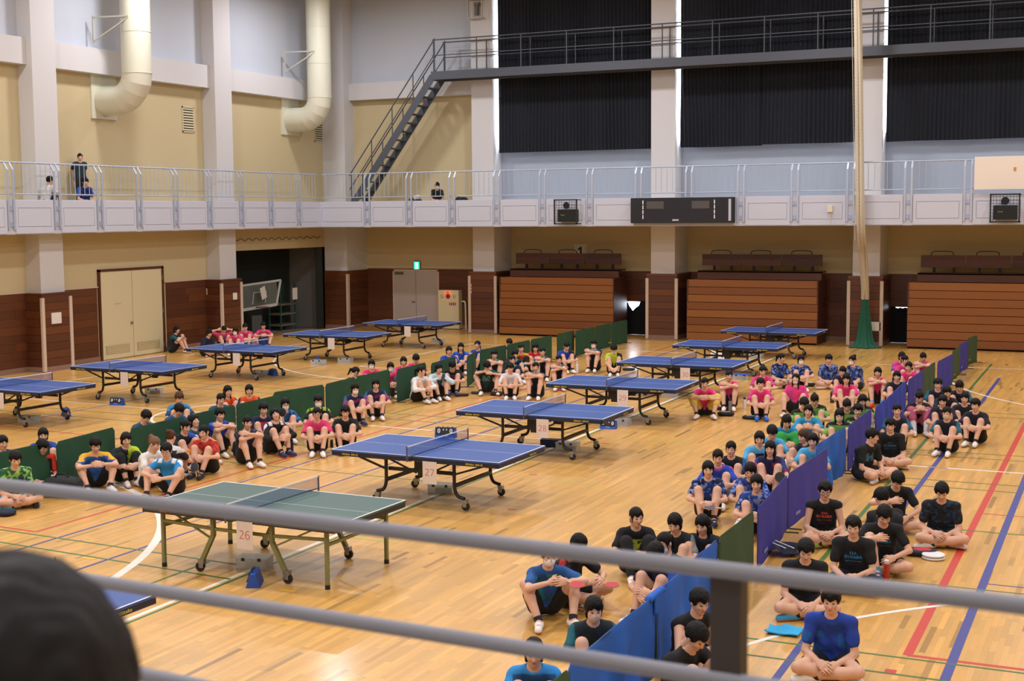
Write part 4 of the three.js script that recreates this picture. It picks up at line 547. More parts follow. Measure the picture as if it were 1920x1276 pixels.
// --- head in its own frame: y up, z towards the face, origin at ear height ---
const headCache = {};
function headGeo(cell) {
  const key = 'h' + cell.toFixed(4); if (headCache[key]) return headCache[key];
  const F = new Field([-0.095, -0.17, -0.115], [0.095, 0.125, 0.13], cell);
  F.ball([0, 0.026, -0.01], [0.075, 0.088, 0.094], 0.03); F.ball([0, -0.048, 0.02], [0.055, 0.064, 0.068], 0.035); F.ball([0, -0.088, 0.05], [0.026, 0.026, 0.03], 0.03); F.capsule([0, -0.05, -0.025], [0, -0.17, -0.035], 0.047, 0.05, 0.03);
  for (const s of [-1, 1]) { F.ball([s * 0.033, -0.022, 0.058], [0.026, 0.024, 0.026], 0.02); F.ball([s * 0.077, -0.008, -0.008], [0.011, 0.03, 0.019], 0.008); F.ball([s * 0.03, 0.008, 0.101], [0.017, 0.011, 0.014], 0, true); }
  F.capsule([0, 0.012, 0.079], [0, -0.026, 0.1], 0.008, 0.012, 0.014); F.ball([0, -0.058, 0.082], [0.022, 0.009, 0.01], 0.008);
  return (headCache[key] = F.mesh((x, y, z) => {
    if (z > 0.045) { const ax = Math.abs(x); const e = ((ax - 0.03) / 0.0155) ** 2 + ((y - 0.006) / 0.0085) ** 2; if (e < 1) return e < 0.4 ? DARK : DARK.map((v, i) => v * 0.6 + WHITEc[i] * 0.25); if (Math.abs(ax - 0.032) < 0.018 && Math.abs(y - 0.03) < 0.0055) return DARK.map((v, i) => v * 0.6 + SKIN[i] * 0.4); if ((x / 0.024) ** 2 + ((y + 0.058) / 0.0085) ** 2 < 1 && z > 0.07) return LIP; }
    return SKIN;
  }));
}
const hairCache = {};
const sstep = (a, b, x) => { const t = Math.min(1, Math.max(0, (x - a) / (b - a))); return t * t * (3 - 2 * t); };
function hairGeo(style, cell) {   // hair follows the skull, thins out to nothing at the hairline; loose hair hangs as extra volume
  const key = style + cell.toFixed(4); if (hairCache[key]) return hairCache[key];
  const long = style === 'long', bob = style === 'bob', loose = long || bob, boy = style === 'short', low = long ? -0.3 : bob ? -0.13 : -0.16;
  const F = new Field([-0.125, low - 0.05, -0.23], [0.125, 0.17, 0.135], cell), thick = boy ? 0.021 : loose ? 0.013 : 0.01, sd = boy ? 3 : loose ? 7 : 11;
  F.all((x, y, z) => {
    const k = Math.sqrt((x / 0.075) ** 2 + ((y - 0.026) / 0.088) ** 2 + ((z + 0.01) / 0.094) ** 2), d = (k - 1) * 0.082, th = Math.abs(Math.atan2(x, z + 0.01));
    const strand = noise3(x * 130 + sd, 3, z * 60), front = (boy ? 0.045 : loose ? 0.044 : 0.05) - 0.016 * strand + 0.012 * Math.cos(x * 70 + sd), sideY = boy ? -0.028 : loose ? -0.05 : -0.012, hl = front + (sideY - front) * sstep(0.62, 1.05, th) + (-0.08 - sideY) * sstep(1.55, 2.3, th);
    const t = thick * (0.35 + 0.65 * sstep(hl, hl + 0.05, y)) * (1 + (boy ? 0.35 : 0.12) * (noise3(x * 42 + sd, y * 42, z * 42) - 0.3)) - 0.03 * sstep(0, 0.022, hl - y);
    return d - t + 0.0013 * Math.sin(th * 58 + 9 * noise3(x * 20, y * 20, z * 20));
  });
  if (loose) { const e = bob ? -0.09 : -0.13; for (const s of [-1, 1]) { F.capsule([s * 0.066, 0.02, -0.008], [s * 0.064, e * 0.9, 0.004], 0.02, 0.014, 0.02); F.capsule([s * 0.048, 0.0, -0.052], [s * 0.046, e, -0.05], 0.036, 0.027, 0.03); } F.capsule([0, 0, -0.06], [0, e, -0.066], 0.05, 0.034, 0.03); }
  if (long) { for (const s of [-1, 1]) F.capsule([s * 0.045, -0.09, -0.055], [s * 0.048, -0.26, -0.085], 0.042, 0.026, 0.03); F.capsule([0.064, -0.09, 0.0], [0.07, -0.22, 0.04], 0.02, 0.011, 0.02); F.capsule([-0.064, -0.09, 0.0], [-0.068, -0.17, 0.03], 0.018, 0.01, 0.02); }
  if (style === 'pony') { F.capsule([0, 0.03, -0.108], [0, 0.01, -0.14], 0.02, 0.03, 0.012); F.capsule([0, 0.01, -0.14], [0.008, -0.13, -0.15], 0.03, 0.016, 0.015); for (const s of [-1, 1]) F.capsule([s * 0.066, 0.035, 0.045], [s * 0.068, -0.055, 0.034], 0.009, 0.006, 0.008); }
  if (style === 'bun') F.ball([0, 0.085, -0.1], [0.044, 0.042, 0.044], 0.012);
  if (loose) F.all((x, y, z, d) => d + 0.003 * (noise3(x * 70, y * 7, z * 70) - 0.5) * 2);
  return (hairCache[key] = F.mesh());
}
const maskCache = {};
function maskGeo(cell, low) { const key = cell.toFixed(4) + low; if (maskCache[key]) return maskCache[key]; const F = new Field([-0.09, -0.14, 0], [0.09, 0.03, 0.14], cell); F.ball([0, -0.046, 0.026], [0.066, 0.075, 0.082], 0.02); const y0 = low ? -0.085 : -0.052, hh = low ? 0.028 : 0.05; F.all((x, y, z, d) => Math.max(d, Math.abs(y - y0 + Math.abs(x) * 0.15) - hh + Math.abs(x) * 0.25, 0.035 - z)); return (maskCache[key] = F.mesh()); }
const handCache = {};
function handGeo(cell, curl, thumbSide) {   // wrist at the origin, fingers along +z, palm towards -y
  const key = cell.toFixed(4) + curl + thumbSide; if (handCache[key]) return handCache[key];
  const F = new Field([-0.085, -0.12, -0.03], [0.085, 0.05, 0.2], cell);
  F.capsule([-0.02, 0, 0.0], [-0.026, 0, 0.065], 0.02, 0.016, 0.02); F.capsule([0.02, 0, 0.0], [0.026, 0, 0.065], 0.02, 0.016, 0.02); F.capsule([0, 0, -0.02], [0, 0, 0.06], 0.025, 0.018, 0.02);
  const len = [[0.036, 0.024, 0.02], [0.043, 0.029, 0.022], [0.041, 0.027, 0.022], [0.03, 0.02, 0.018]]; for (let i = 0; i < 4; i++) { let p = [thumbSide * (0.033 - i * 0.0225), 0, 0.07 - Math.abs(i - 1.3) * 0.005], a = curl * 0.45; for (let s = 0; s < 3; s++) { const q = [p[0], p[1] - Math.sin(a) * len[i][s], p[2] + Math.cos(a) * len[i][s]]; F.capsule(p, q, 0.0098 - s * 0.001, 0.0092 - s * 0.001, 0.004); p = q; a += curl; } }
  F.capsule([thumbSide * 0.026, -0.006, 0.015], [thumbSide * 0.052, -0.018, 0.045], 0.014, 0.011, 0.012); F.capsule([thumbSide * 0.052, -0.018, 0.045], [thumbSide * 0.056, -0.028, 0.078], 0.011, 0.009, 0.006);
  return (handCache[key] = F.mesh(() => SKIN));
}
const v3 = (a) => (a.isVector3 ? a : V(...a)), arr = (v) => [v.x, v.y, v.z], mix = (a, b, t) => a.map((v, i) => v + (b[i] - v) * t);
function ik(A, T, l1, l2, pole) {
  A = v3(A); T = v3(T).clone(); const d = T.clone().sub(A); let L = d.length(); const m = (l1 + l2) * 0.995; if (L > m) { d.multiplyScalar(m / L); L = m; T = A.clone().add(d); }
  const a = (l1 * l1 - l2 * l2 + L * L) / (2 * L), h = Math.sqrt(Math.max(0, l1 * l1 - a * a)), u = d.clone().normalize(); const p = v3(pole).clone(); p.addScaledVector(u, -p.dot(u)).normalize();
  return [arr(A.clone().addScaledVector(u, a).addScaledVector(p, h)), arr(T)];
}
// poses: targets for [right, left] ankles and wrists, with pole directions; s = -1 is the person's right (local -x)
const POSES = {
  hug: { ank: (s) => [s * 0.075, 0.08, 0.42], knee: (s) => [s * 0.12, 1, 0.25], wr: (s) => [s * 0.05, 0.29 + s * 0.012, 0.375], elb: (s) => [s, -0.35, -0.1], toe: (s) => [s * 0.12, -0.05, 1], lean: 14, curl: 0.5 },
  arms: { ank: (s) => [s * 0.085, 0.08, 0.41], knee: (s) => [s * 0.14, 1, 0.25], wr: (s) => [-s * 0.07, 0.5 + s * 0.02, 0.3], elb: (s) => [s, -0.2, 0.2], toe: (s) => [s * 0.12, -0.05, 1], lean: 10, curl: 0.4 },
  wide: { ank: (s) => [s * 0.15, 0.08, 0.46], knee: (s) => [s * 0.45, 1, 0.2], wr: (s) => [s * 0.03, 0.39, 0.4], elb: (s) => [s, -0.2, 0], toe: (s) => [s * 0.3, -0.05, 1], lean: 20, curl: 0.5 },
  cross: { ank: (s) => [-s * 0.11, 0.06, 0.28 + s * 0.05], knee: (s) => [s, 0.22, 0.55], wr: (s) => [s * 0.055, 0.17, 0.34], elb: (s) => [s * 0.7, -0.35, -0.6], toe: (s) => [-s * 0.9, -0.1, 0.35], lean: 18, curl: 0.5 },
  side: { ank: (s) => [0.3 + s * 0.06, 0.06, 0.14 - s * 0.06], knee: (s) => [-0.5 + s * 0.5, 0.35, 1], wr: (s) => [s * 0.06 + 0.04, 0.26, 0.3], elb: (s) => [s, -0.3, -0.3], toe: () => [0.8, -0.1, -0.3], lean: 16, curl: 0.5 },
  phone: { ank: (s) => [s * 0.09, 0.08, 0.43], knee: (s) => [s * 0.16, 1, 0.25], wr: (s) => [s * 0.04, 0.46, 0.34], elb: (s) => [s, -0.5, 0], toe: (s) => [s * 0.12, -0.05, 1], lean: 16, curl: 0.6 },
  back: { ank: (s) => [s * 0.14, 0.08, 0.5], knee: (s) => [s * 0.25, 1, 0.2], wr: (s) => [s * 0.2, 0.08, 0.1], elb: (s) => [s, 0, -0.8], toe: (s) => [s * 0.25, 0.05, 1], lean: -6, curl: 0.3 },
  knee: { ank: (s) => (s < 0 ? [-0.1, 0.08, 0.44] : [-0.12, 0.06, 0.26]), knee: (s) => (s < 0 ? [-0.2, 1, 0.2] : [1, 0.2, 0.5]), wr: (s) => [s < 0 ? -0.1 : 0.08, s < 0 ? 0.42 : 0.2, 0.36], elb: (s) => [s, -0.2, -0.2], toe: (s) => (s < 0 ? [-0.1, -0.05, 1] : [-0.9, -0.1, 0.3]), lean: 18, curl: 0.5 },
  stand: { ank: (s) => [s * 0.09, 0.08, 0.0], knee: () => [0, 0, 1], wr: (s) => [s * 0.16, 0.86, -0.1], elb: (s) => [s * 0.3, 0, -1], toe: (s) => [s * 0.2, -0.1, 1], lean: 2, curl: 0.4 },
};
const skinMat = new THREE.MeshStandardMaterial({ vertexColors: true, roughness: 0.62 }), clothMat = new THREE.MeshStandardMaterial({ vertexColors: true, roughness: 0.92 });
const hairM = (c) => new THREE.MeshPhysicalMaterial({ color: c, roughness: 0.62, specularIntensity: 0.45 });
const hairMats = { black: hairM(0x0e0b0a), dark: hairM(0x17110e), brown: hairM(0x4a2f1f), tan: hairM(0x74563e) };
const maskMat = M(0xe8e8ea, 0.9), maskBeige = M(0xcdb8a0, 0.9), shortsMat = {}, shoeMat = {};
const plainMat = (c, r = 0.9) => (shortsMat[c] ??= M(c, r));
let triTotal = 0;
function shirtColour(kind, cs, J) {   // cs: list of colours, as linear triples
  const [c1, c2, c3] = cs; const neckY = J.neck[1], up = (p) => (p[1] - J.pelvis[1]) / (neckY - J.pelvis[1]);
  return (x, y, z) => {
    const sleeve = Math.abs(x) > 0.175, wv = noise3(x * 15, y * 15, z * 15) * 0.8, n = noise3(x * 34 + y * 9 + wv, y * 34 - x * 9 + wv, z * 34 + J.seed * 9), n2 = noise3(x * 13, y * 13 + 3, z * 13 + J.seed * 5), v = up([x, y, z]);
    switch (kind) {
      case 'camo': return n > 0.6 ? c2 : n2 > 0.56 ? c3 ?? c1 : c1;
      case 'sleeve': return sleeve ? c2 : c1;
      case 'oneSleeve': return x > 0.15 || (x > 0.07 && v > 0.86) ? c2 : c1;
      case 'yoke': return v > 0.9 || (sleeve && v > 0.8) ? c2 : c1;
      case 'stripe': return (Math.abs(Math.abs(x) - 0.11) < 0.03 && v > 0.9) || (sleeve && Math.abs(z - J.sh[2] - 0.03) < 0.016 * 2) ? c2 : c1;
      case 'trim': return (v > 0.86 && Math.abs(x) < 0.095 && Math.abs(Math.abs(x) - (v - 0.86) * 0.55) < 0.016) || (sleeve && n2 > 0.72) || (Math.abs(Math.abs(x) - 0.14) < 0.014 && v < 0.7) ? c2 : c1;
      case 'splash': return n2 > 0.58 && v < 0.85 ? c2 : sleeve && c3 ? c3 : c1;
      case 'blend': { const t = Math.min(1, Math.max(0, x * 4 + 0.5 + (n2 - 0.5) * 0.5)); return mix(c1, c2, t > 0.5 ? 1 : 0); }
      case 'bib': return Math.abs(x) < 0.11 && v < 0.8 ? c2 : c1;
      case 'top': return v > 0.62 ? c1 : c2;
      case 'print': return Math.abs(x) < 0.085 && v > 0.42 && v < 0.72 && z > 0 && n > 0.45 ? c2 : c1;
      case 'flame': return n2 > 0.62 ? c2 : n > 0.66 && c3 ? c3 : c1;
      default: return c1;
    }
  };
}
function buildPerson(o, dist) {
  const P = POSES[o.pose ?? 'hug'], stand = o.pose === 'stand', cell = Math.min(0.021, Math.max(0.0125, dist * 0.00078)), hc = Math.min(0.0085, Math.max(0.0058, dist * 0.00033)), nc = hc * 1.15;
  const jit = () => (rnd() - 0.5), lean = ((o.lean ?? P.lean) + jit() * 5) * D2R, py = stand ? 0.86 : 0.115, pelvis = [0, py, 0], a1 = lean - 0.12, a2 = lean + 0.16;
  const chest = [0, py + 0.25 * Math.cos(a1), 0.25 * Math.sin(a1)], neck = [0, chest[1] + 0.222 * Math.cos(a2), chest[2] + 0.222 * Math.sin(a2)];
  const pitch = ((o.nod ?? 6)) * D2R + lean * 0.35, turn = (o.turn ?? 0) * D2R + jit() * 0.12, tilt = (o.tilt ?? 0) * D2R + jit() * 0.06;
  const head = [0, neck[1] + 0.14 * Math.cos(pitch * 0.7), neck[2] + 0.03 + 0.13 * Math.sin(pitch * 0.8)], wide = o.male ? 1.1 : 1;
  const J = { pelvis, chest, neck, head, sh: null, seed: rnd() };
  const side = {}; for (const s of [-1, 1]) {
    const sh = [s * 0.15 * wide, neck[1] - 0.062, neck[2] - 0.012], hip = [s * 0.085, py, stand ? 0 : 0.025], kk = stand ? 1 : 1.08, ja = P.ank(s).map((v, i) => (i === 1 ? v : v * kk)), jw = P.wr(s).map((v) => v * kk);
    const [kn, an] = ik(hip, [ja[0] + jit() * 0.03, ja[1], ja[2] + jit() * 0.04], 0.425, 0.41, P.knee(s)); const wt = o.wr?.[s < 0 ? 0 : 1]?.map((v) => v * kk) ?? [jw[0] + jit() * 0.02, jw[1] + jit() * 0.03, jw[2] + jit() * 0.02];
    const [el, wr] = ik(sh, wt, 0.275, 0.245, P.elb(s)); side[s] = { sh, hip, kn, an, el, wr, toe: v3(P.toe(s)).normalize() };
  }
  J.sh = side[1].sh;
  const pts = [head, neck, pelvis]; for (const s of [-1, 1]) pts.push(side[s].kn, side[s].an, side[s].el, side[s].wr, side[s].sh);
  const lo = [0, 1, 2].map((i) => Math.min(...pts.map((p) => p[i])) - 0.16), hi = [0, 1, 2].map((i) => Math.max(...pts.map((p) => p[i])) + 0.16);
  const torso = (F, e, kk = 0.05) => { for (const s of [-1, 1]) { F.capsule([s * 0.07, py + 0.0, 0], [s * 0.062, chest[1] - 0.06, chest[2]], 0.1 + e, 0.083 + e, kk); F.capsule([s * 0.062, chest[1] - 0.06, chest[2]], [s * 0.082 * wide, chest[1] + 0.08, chest[2] + 0.01], 0.083 + e, 0.086 + e, kk); F.capsule([s * 0.04, neck[1] - 0.03, neck[2] - 0.01], side[s].sh, 0.045 + e, 0.05 + e, kk); } F.capsule([0, chest[1], chest[2]], [0, neck[1] - 0.05, neck[2] - 0.005], 0.085 + e, 0.06 + e, kk); };
  // body: one continuous surface
  const F = new Field(lo, hi, cell); torso(F, -0.006); F.capsule([0, neck[1] - 0.05, neck[2]], [head[0], head[1] - 0.06, head[2] - 0.03], 0.055, 0.048, 0.03);
  for (const s of [-1, 1]) { const q = side[s]; F.capsule(q.sh, q.el, 0.043 * wide, 0.035, 0.03); F.capsule(q.el, q.wr, 0.036, 0.025, 0.015); F.capsule(q.hip, q.kn, 0.083, 0.055, 0.04); F.capsule(q.kn, mix(q.kn, q.an, 0.35), 0.053, 0.055, 0.02); F.capsule(mix(q.kn, q.an, 0.35), q.an, 0.055, 0.034, 0.02); const t = arr(v3(q.an).addScaledVector(q.toe, 0.13)); F.capsule(q.an, [t[0], Math.max(0.035, t[1] - 0.02), t[2]], 0.035, 0.03, 0.02); }
  if (!stand) F.all((x, y, z, d) => Math.max(d, 0.004 - y));
  const body = F.mesh(() => SKIN), hm = new THREE.Matrix4().compose(v3(head), new THREE.Quaternion().setFromEuler(new THREE.Euler(pitch, turn, tilt, 'YXZ')), V(0.93, 0.94, 0.93)), parts = [body, headGeo(hc).clone().applyMatrix4(hm)];
  for (const s of [-1, 1]) { const q = side[s], f = v3(q.wr).clone().sub(v3(q.el)).normalize(), pn = v3(o.palm ?? [0, stand ? 0 : 0.4, stand ? -1 : 1]).clone(); pn.addScaledVector(f, -pn.dot(f)).normalize(); const xx = new THREE.Vector3().crossVectors(pn, f); parts.push(handGeo(Math.min(0.0075, nc), P.curl, s < 0 ? 1 : -1).clone().applyMatrix4(new THREE.Matrix4().makeBasis(xx, pn, f).setPosition(v3(q.wr)))); }
  const bodyGeo = mergeGeometries(parts.map((g) => { g.deleteAttribute('uv'); return g; }));
  const root = new THREE.Group(); mesh('body', bodyGeo, skinMat, root);
  // shirt
  const tone = o.c.map(lin), sl = o.sleeve ?? 0.62, S = new Field(lo, hi, cell * 0.95); torso(S, 0.012, 0.045);
  for (const s of [-1, 1]) { const q = side[s]; if (sl > 0.2) S.capsule(q.sh, mix(q.sh, q.el, Math.min(1, sl)), 0.056 * wide, 0.058, 0.03); if (sl > 1) S.capsule(q.el, mix(q.el, q.wr, Math.min(0.92, sl - 1)), 0.052, 0.042, 0.02); }
  S.all((x, y, z, d) => Math.max(d + 0.004 * Math.sin(y * 42 + x * 17) * Math.sin(x * 31 + z * 22), py - 0.03 - y, y < 0.006 ? 0.006 - y : -1, 0.072 - Math.hypot(x, (y - neck[1] - 0.04) * 1.05, z - neck[2] - 0.035)));
  const shirt = mesh('shirt', S.mesh(shirtColour(o.kind, tone, J)), clothMat, root);
  // shorts or trousers
  const leg = o.legs ?? 0.52;
  const shorts = new Field(lo, hi, cell); for (const s of [-1, 1]) { const q = side[s]; shorts.capsule([s * 0.05, py, 0], [s * 0.06, py + 0.05, 0], 0.106, 0.1, 0.03); shorts.capsule(q.hip, mix(q.hip, q.kn, Math.min(1, leg)), 0.1, leg >= 1 ? 0.068 : 0.084, 0.03); if (leg > 1) { shorts.capsule(q.kn, mix(q.kn, q.an, Math.min(0.95, leg - 1)), 0.068, 0.05, 0.03); } }
  shorts.all((x, y, z, d) => Math.max(d, 0.004 - y)); mesh(leg > 1 ? 'trousers' : 'shorts', shorts.mesh(), plainMat(o.bottom ?? '#17181c'), root);
  // shoes and socks
  for (const s of [-1, 1]) { const q = side[s], sc = o.shoe ?? '#e6e4e0', sole = lin(o.sole ?? '#b9785a'), up = lin(sc); const t = q.toe.clone(); t.y = 0; t.normalize(); const a = [q.an[0], Math.max(0.045, q.an[1] - 0.025), q.an[2]], tip = [a[0] + t.x * 0.165, a[1] - 0.012, a[2] + t.z * 0.165], heel = [a[0] - t.x * 0.045, a[1], a[2] - t.z * 0.045], fl = a[1] - 0.04;
    const Q = new Field([0, 1, 2].map((i) => Math.min(heel[i], tip[i]) - 0.07), [0, 1, 2].map((i) => Math.max(heel[i], tip[i]) + 0.08), Math.max(0.0085, cell * 0.7)); Q.capsule(heel, tip, 0.042, 0.037, 0.02); Q.capsule(a, [a[0] + t.x * 0.07, a[1] + 0.012, a[2] + t.z * 0.07], 0.045, 0.036, 0.02); Q.all((x, y, z, d) => Math.max(d, fl - y)); mesh('shoe', Q.mesh((x, y) => (y < fl + 0.016 ? sole : up)), clothMat, root);
    if (o.sock !== null) { const k0 = mix(q.an, q.kn, o.highSock ? 0.45 : 0.14), r = rod(q.an, k0, 0.043, 10, o.highSock ? 0.058 : 0.044); mesh('sock', r, plainMat(o.sock ?? '#202126'), root); } }
  // hair, mask, glasses
  const hg = mesh('hair', hairGeo(o.hair ?? 'bob', nc), hairMats[o.hc ?? 'black'], root); hg.applyMatrix4(hm);
  if (o.mask) { const m = mesh('face_mask', maskGeo(hc * 0.9, o.mask === 'chin'), o.mask === 'beige' ? maskBeige : maskMat, root); m.applyMatrix4(hm); }
  if (o.glasses) { const rims = []; for (const s of [-1, 1]) rims.push(new THREE.TorusGeometry(0.021, 0.0025, 5, 16).translate(s * 0.031, 0.004, 0.108), rod([s * 0.052, 0.008, 0.106], [s * 0.078, 0.006, 0.0], 0.0022, 4)); rims.push(rod([-0.01, 0.008, 0.109], [0.01, 0.008, 0.109], 0.0022, 4)); const m = mesh('glasses', merge(rims), plainMat('#2a2522', 0.4), root); m.applyMatrix4(hm); }
  if (o.band) { const b = mesh('headband', new THREE.CylinderGeometry(0.101, 0.099, 0.04, 24, 1, true).scale(0.9, 1, 1.08).translate(0, 0.062, -0.012), plainMat('#17181b'), root); b.material.side = THREE.DoubleSide; b.applyMatrix4(hm); }
  if (o.tie) { const b = mesh('hair_tie', new THREE.TorusGeometry(0.03, 0.011, 6, 14).translate(0, 0.035, -0.118), plainMat(o.tie), hg); }
  if (o.print) {   // lettering printed on the chest, laid on the shirt surface
    const pw = 0.24, ph = 0.13, nx = 10, ny = 8, pos = [], uv = [], idx = []; const cy = chest[1] + 0.0; for (let j = 0; j <= ny; j++) for (let i = 0; i <= nx; i++) { const x = (i / nx - 0.5) * pw, y = cy + (j / ny - 0.5) * ph; let z = chest[2] + 0.35; for (let st = 0; st < 60; st++) { const ii = Math.round((x - S.o[0]) / S.c), jj = Math.round((y - S.o[1]) / S.c), kk = Math.round((z - S.o[2]) / S.c); const d = S.f[(kk * S.n[1] + jj) * S.n[0] + ii]; if (d === undefined || !(d < 0.003)) z -= 0.006; else break; } pos.push(x, y, z + 0.012); uv.push(i / nx, j / ny); }
    for (let j = 0; j < ny; j++) for (let i = 0; i < nx; i++) { const a = j * (nx + 1) + i; idx.push(a, a + 1, a + nx + 1, a + 1, a + nx + 2, a + nx + 1); } const g = new THREE.BufferGeometry(); g.setAttribute('position', new THREE.Float32BufferAttribute(pos, 3)); g.setAttribute('uv', new THREE.Float32BufferAttribute(uv, 2)); g.setIndex(idx); g.computeVertexNormals(); mesh('chest_print', g, printMat(o.print), shirt); }
  if (o.towel) { const q = side[-1], w = side[1]; const T = new Field(lo, hi, cell * 0.9); for (const s of [-1, 1]) { const qq = side[s]; T.capsule(mix(qq.hip, qq.kn, 0.35), qq.kn, 0.1, 0.078, 0.04); T.capsule(qq.kn, mix(qq.kn, qq.an, 0.35), 0.075, 0.075, 0.03); } T.capsule(q.kn, w.kn, 0.05, 0.05, 0.05); T.all((x, y, z, d) => d + 0.005 * Math.sin(x * 40 + z * 25) * Math.sin(y * 30)); mesh('lap_towel', T.mesh(), plainMat(o.towel), root); }
  root.userData.head = head; root.userData.hands = [side[-1].wr, side[1].wr]; return root;
}
const prints = {}; function printMat(c) { return (prints[c] ??= textMat(256, 140, ['EIA', 'KURARA', '— ––– —'], 'bold 46px serif', c, null, { roughness: 0.85 })); }
const PEOPLE = [];
function person(px, py, phi, o, label, group) {
  const sc = (o.male ? 1.01 : 1.0) * (o.size ?? 1), base = o.base ?? 0; const d0 = onY(px, py, base + 0.68).length ? onY(px, py, base + 0.68) : null; const dist = d0.distanceTo(camera.position);
  const root = buildPerson(o, dist); const h = root.userData.head;
  const q = o.atX !== undefined ? onX(px, py, o.atX) : o.atZ !== undefined ? onZ(px, py, o.atZ) : onY(px, py, base + h[1] * sc); const to = V(-q.x, 0, -q.z).normalize(), right = V(-to.z, 0, to.x); if (right.dot(camR) < 0) right.negate();
  const dir = to.clone().multiplyScalar(Math.cos(phi * D2R)).addScaledVector(right, Math.sin(phi * D2R)), ry = Math.atan2(dir.x, dir.z); root.rotation.y = ry; root.scale.setScalar(sc);
  const off = V(h[0], 0, h[2]).multiplyScalar(sc).applyAxisAngle(V(0, 1, 0), ry); const by = o.atX !== undefined || o.atZ !== undefined ? base : base; root.position.set(q.x - off.x, by, q.z - off.z);
  root.name = numbered('person'); const hands = root.userData.hands; root.userData = { label, category: 'person' }; if (group) root.userData.group = group; scene.add(root); root.updateMatrixWorld(true); PEOPLE.push({ root, base, shift: 0 });
  return { root, hand: (i) => v3(hands[i]).clone().applyMatrix4(root.matrixWorld), ry };
}
// ---------- the people of the photograph: head pixel, facing (0 = towards the camera, + = picture right), outfit, label ----------
const navyPolo = { kind: 'trim', c: ['#161c2e', '#3f9fc4'] }, pink = { kind: 'splash', c: ['#d8306e', '#b23a7c', '#e0448a'] }, camoB = { kind: 'camo', c: ['#22408f', '#7f94c6', '#131c44'] }, multi = { kind: 'splash', c: ['#1f1f45', '#8e2f6a', '#1f5f86'] }, lime = { kind: 'yoke', c: ['#6fae4a', '#1a1d1c'] }, sky = { kind: 'bib', c: ['#4fa6d8', '#1b2448'] }, turq = { kind: 'plain', c: ['#1f8cba'] }, tee = { kind: 'plain', c: ['#17181b'] }, tealDark = { kind: 'sleeve', c: ['#171c2a', '#1e5a70'] }, wine = { kind: 'splash', c: ['#1b1c2c', '#4e2350'] };
const C = [];
const add = (...a) => C.push(person(...a));
const K = (base, o) => ({ ...base, ...o });
// left side, in front of and behind the green barriers
add(13.4, 859, 10, { male: 1, pose: 'cross', hair: 'short', kind: 'camo', c: ['#2c5f3c', '#8fc86a', '#20306a'], bottom: '#5fa3d0', shoe: '#4aa7c0', nod: 14 }, 'person in a green camouflage shirt sitting cross-legged by a black bottle');
add(5, 829, 20, { hair: 'bob', kind: 'plain', c: ['#3b2f7a'] }, 'person in a purple shirt behind the green barrier near a green camouflage shirt');
add(81, 814.6, 8, { hair: 'bob', kind: 'plain', c: ['#2c4a9a'] }, 'person in a blue shirt looking over the green barrier above the black and red shirt');
const blackRed = person(98.8, 839, 22, { male: 1, pose: 'cross', hair: 'short', glasses: 1, kind: 'oneSleeve', c: ['#1b1a1c', '#c4301f'], nod: 22, turn: 12, towel: undefined }, 'person in a black shirt with one red sleeve, glasses, sitting behind a black bag');
add(179, 834, 8, { male: 1, pose: 'wide', hair: 'short', kind: 'yoke', c: ['#2559a8', '#e0a92e'], nod: 16, shoe: '#cfd6e0' }, 'person in a blue shirt with yellow shoulders, arms over knees, by the green barrier');
add(336, 746, 8, { hair: 'short', hc: 'brown', kind: 'yoke', c: ['#1f4a6e', '#3f86b8'], nod: 18 }, 'person in a teal-blue shirt behind the green barrier, hands held forward');
add(335.4, 768, 35, { hair: 'short', kind: 'plain', c: ['#24507e'], nod: 40 }, 'person in a blue shirt bowing low behind the green barrier');
add(274, 780.7, 40, { hair: 'short', kind: 'plain', c: ['#1f5268'], nod: 34 }, 'person in a teal shirt alone behind the green barrier, head lowered');
add(413.8, 748, 15, { hair: 'pony', kind: 'plain', c: ['#1f4f66'], nod: 12 }, 'person in a dark teal shirt behind the barrier in front of an orange vest');
add(428.6, 732.7, 30, { hair: 'long', kind: 'sleeve', c: ['#e0551f', '#1d2347'] }, 'smiling person in an orange vest over navy, behind a dark teal shirt');
add(465.8, 730.8, 0, { hair: 'bob', kind: 'sleeve', c: ['#e0551f', '#1d2347'] }, 'person in an orange vest over navy with nobody directly in front');
const greenYellow = person(246.6, 824.4, 16, { hair: 'bob', hc: 'dark', kind: 'blend', c: ['#1c2a2c', '#b6cf2e'], legs: 1.6, nod: 10 }, 'person in a black, teal and lime shirt holding a red paddle');
add(290, 828.6, 38, { hair: 'bun', hc: 'tan', tie: '#8c2030', kind: 'plain', c: ['#dfdcd6'], turn: 20, nod: 18 }, 'person in a plain white shirt beside the glasses and blue jersey');
add(315.7, 820, 150, { hair: 'bun', hc: 'brown', kind: 'yoke', c: ['#1b1b1f', '#c9c7c4'] }, 'person turned away in a black and white shirt behind the bright blue jersey');
add(310, 844, -28, { male: 1, pose: 'wide', hair: 'short', glasses: 1, kind: 'stripe', c: ['#2b86c4', '#e6ecf2'], turn: 12, nod: 4, bottom: '#1a1c22', shoe: '#3c3a3c', sole: '#e2ddd6', wr: [[-0.1, 0.32, 0.42], [0.02, 0.3, 0.44]] }, 'person in a bright blue jersey with white shoulder stripes and glasses beside the green table');
add(348, 799, 32, { hair: 'pony', kind: 'oneSleeve', c: ['#1a1b22', '#2a49b8'], nod: 12 }, 'person in a black and royal blue shirt behind the red-orange jersey');
add(363.7, 789, 42, { hair: 'bob', kind: 'plain', c: ['#22566e'], nod: -14 }, 'person in a teal shirt with the head tilted back against the barrier');
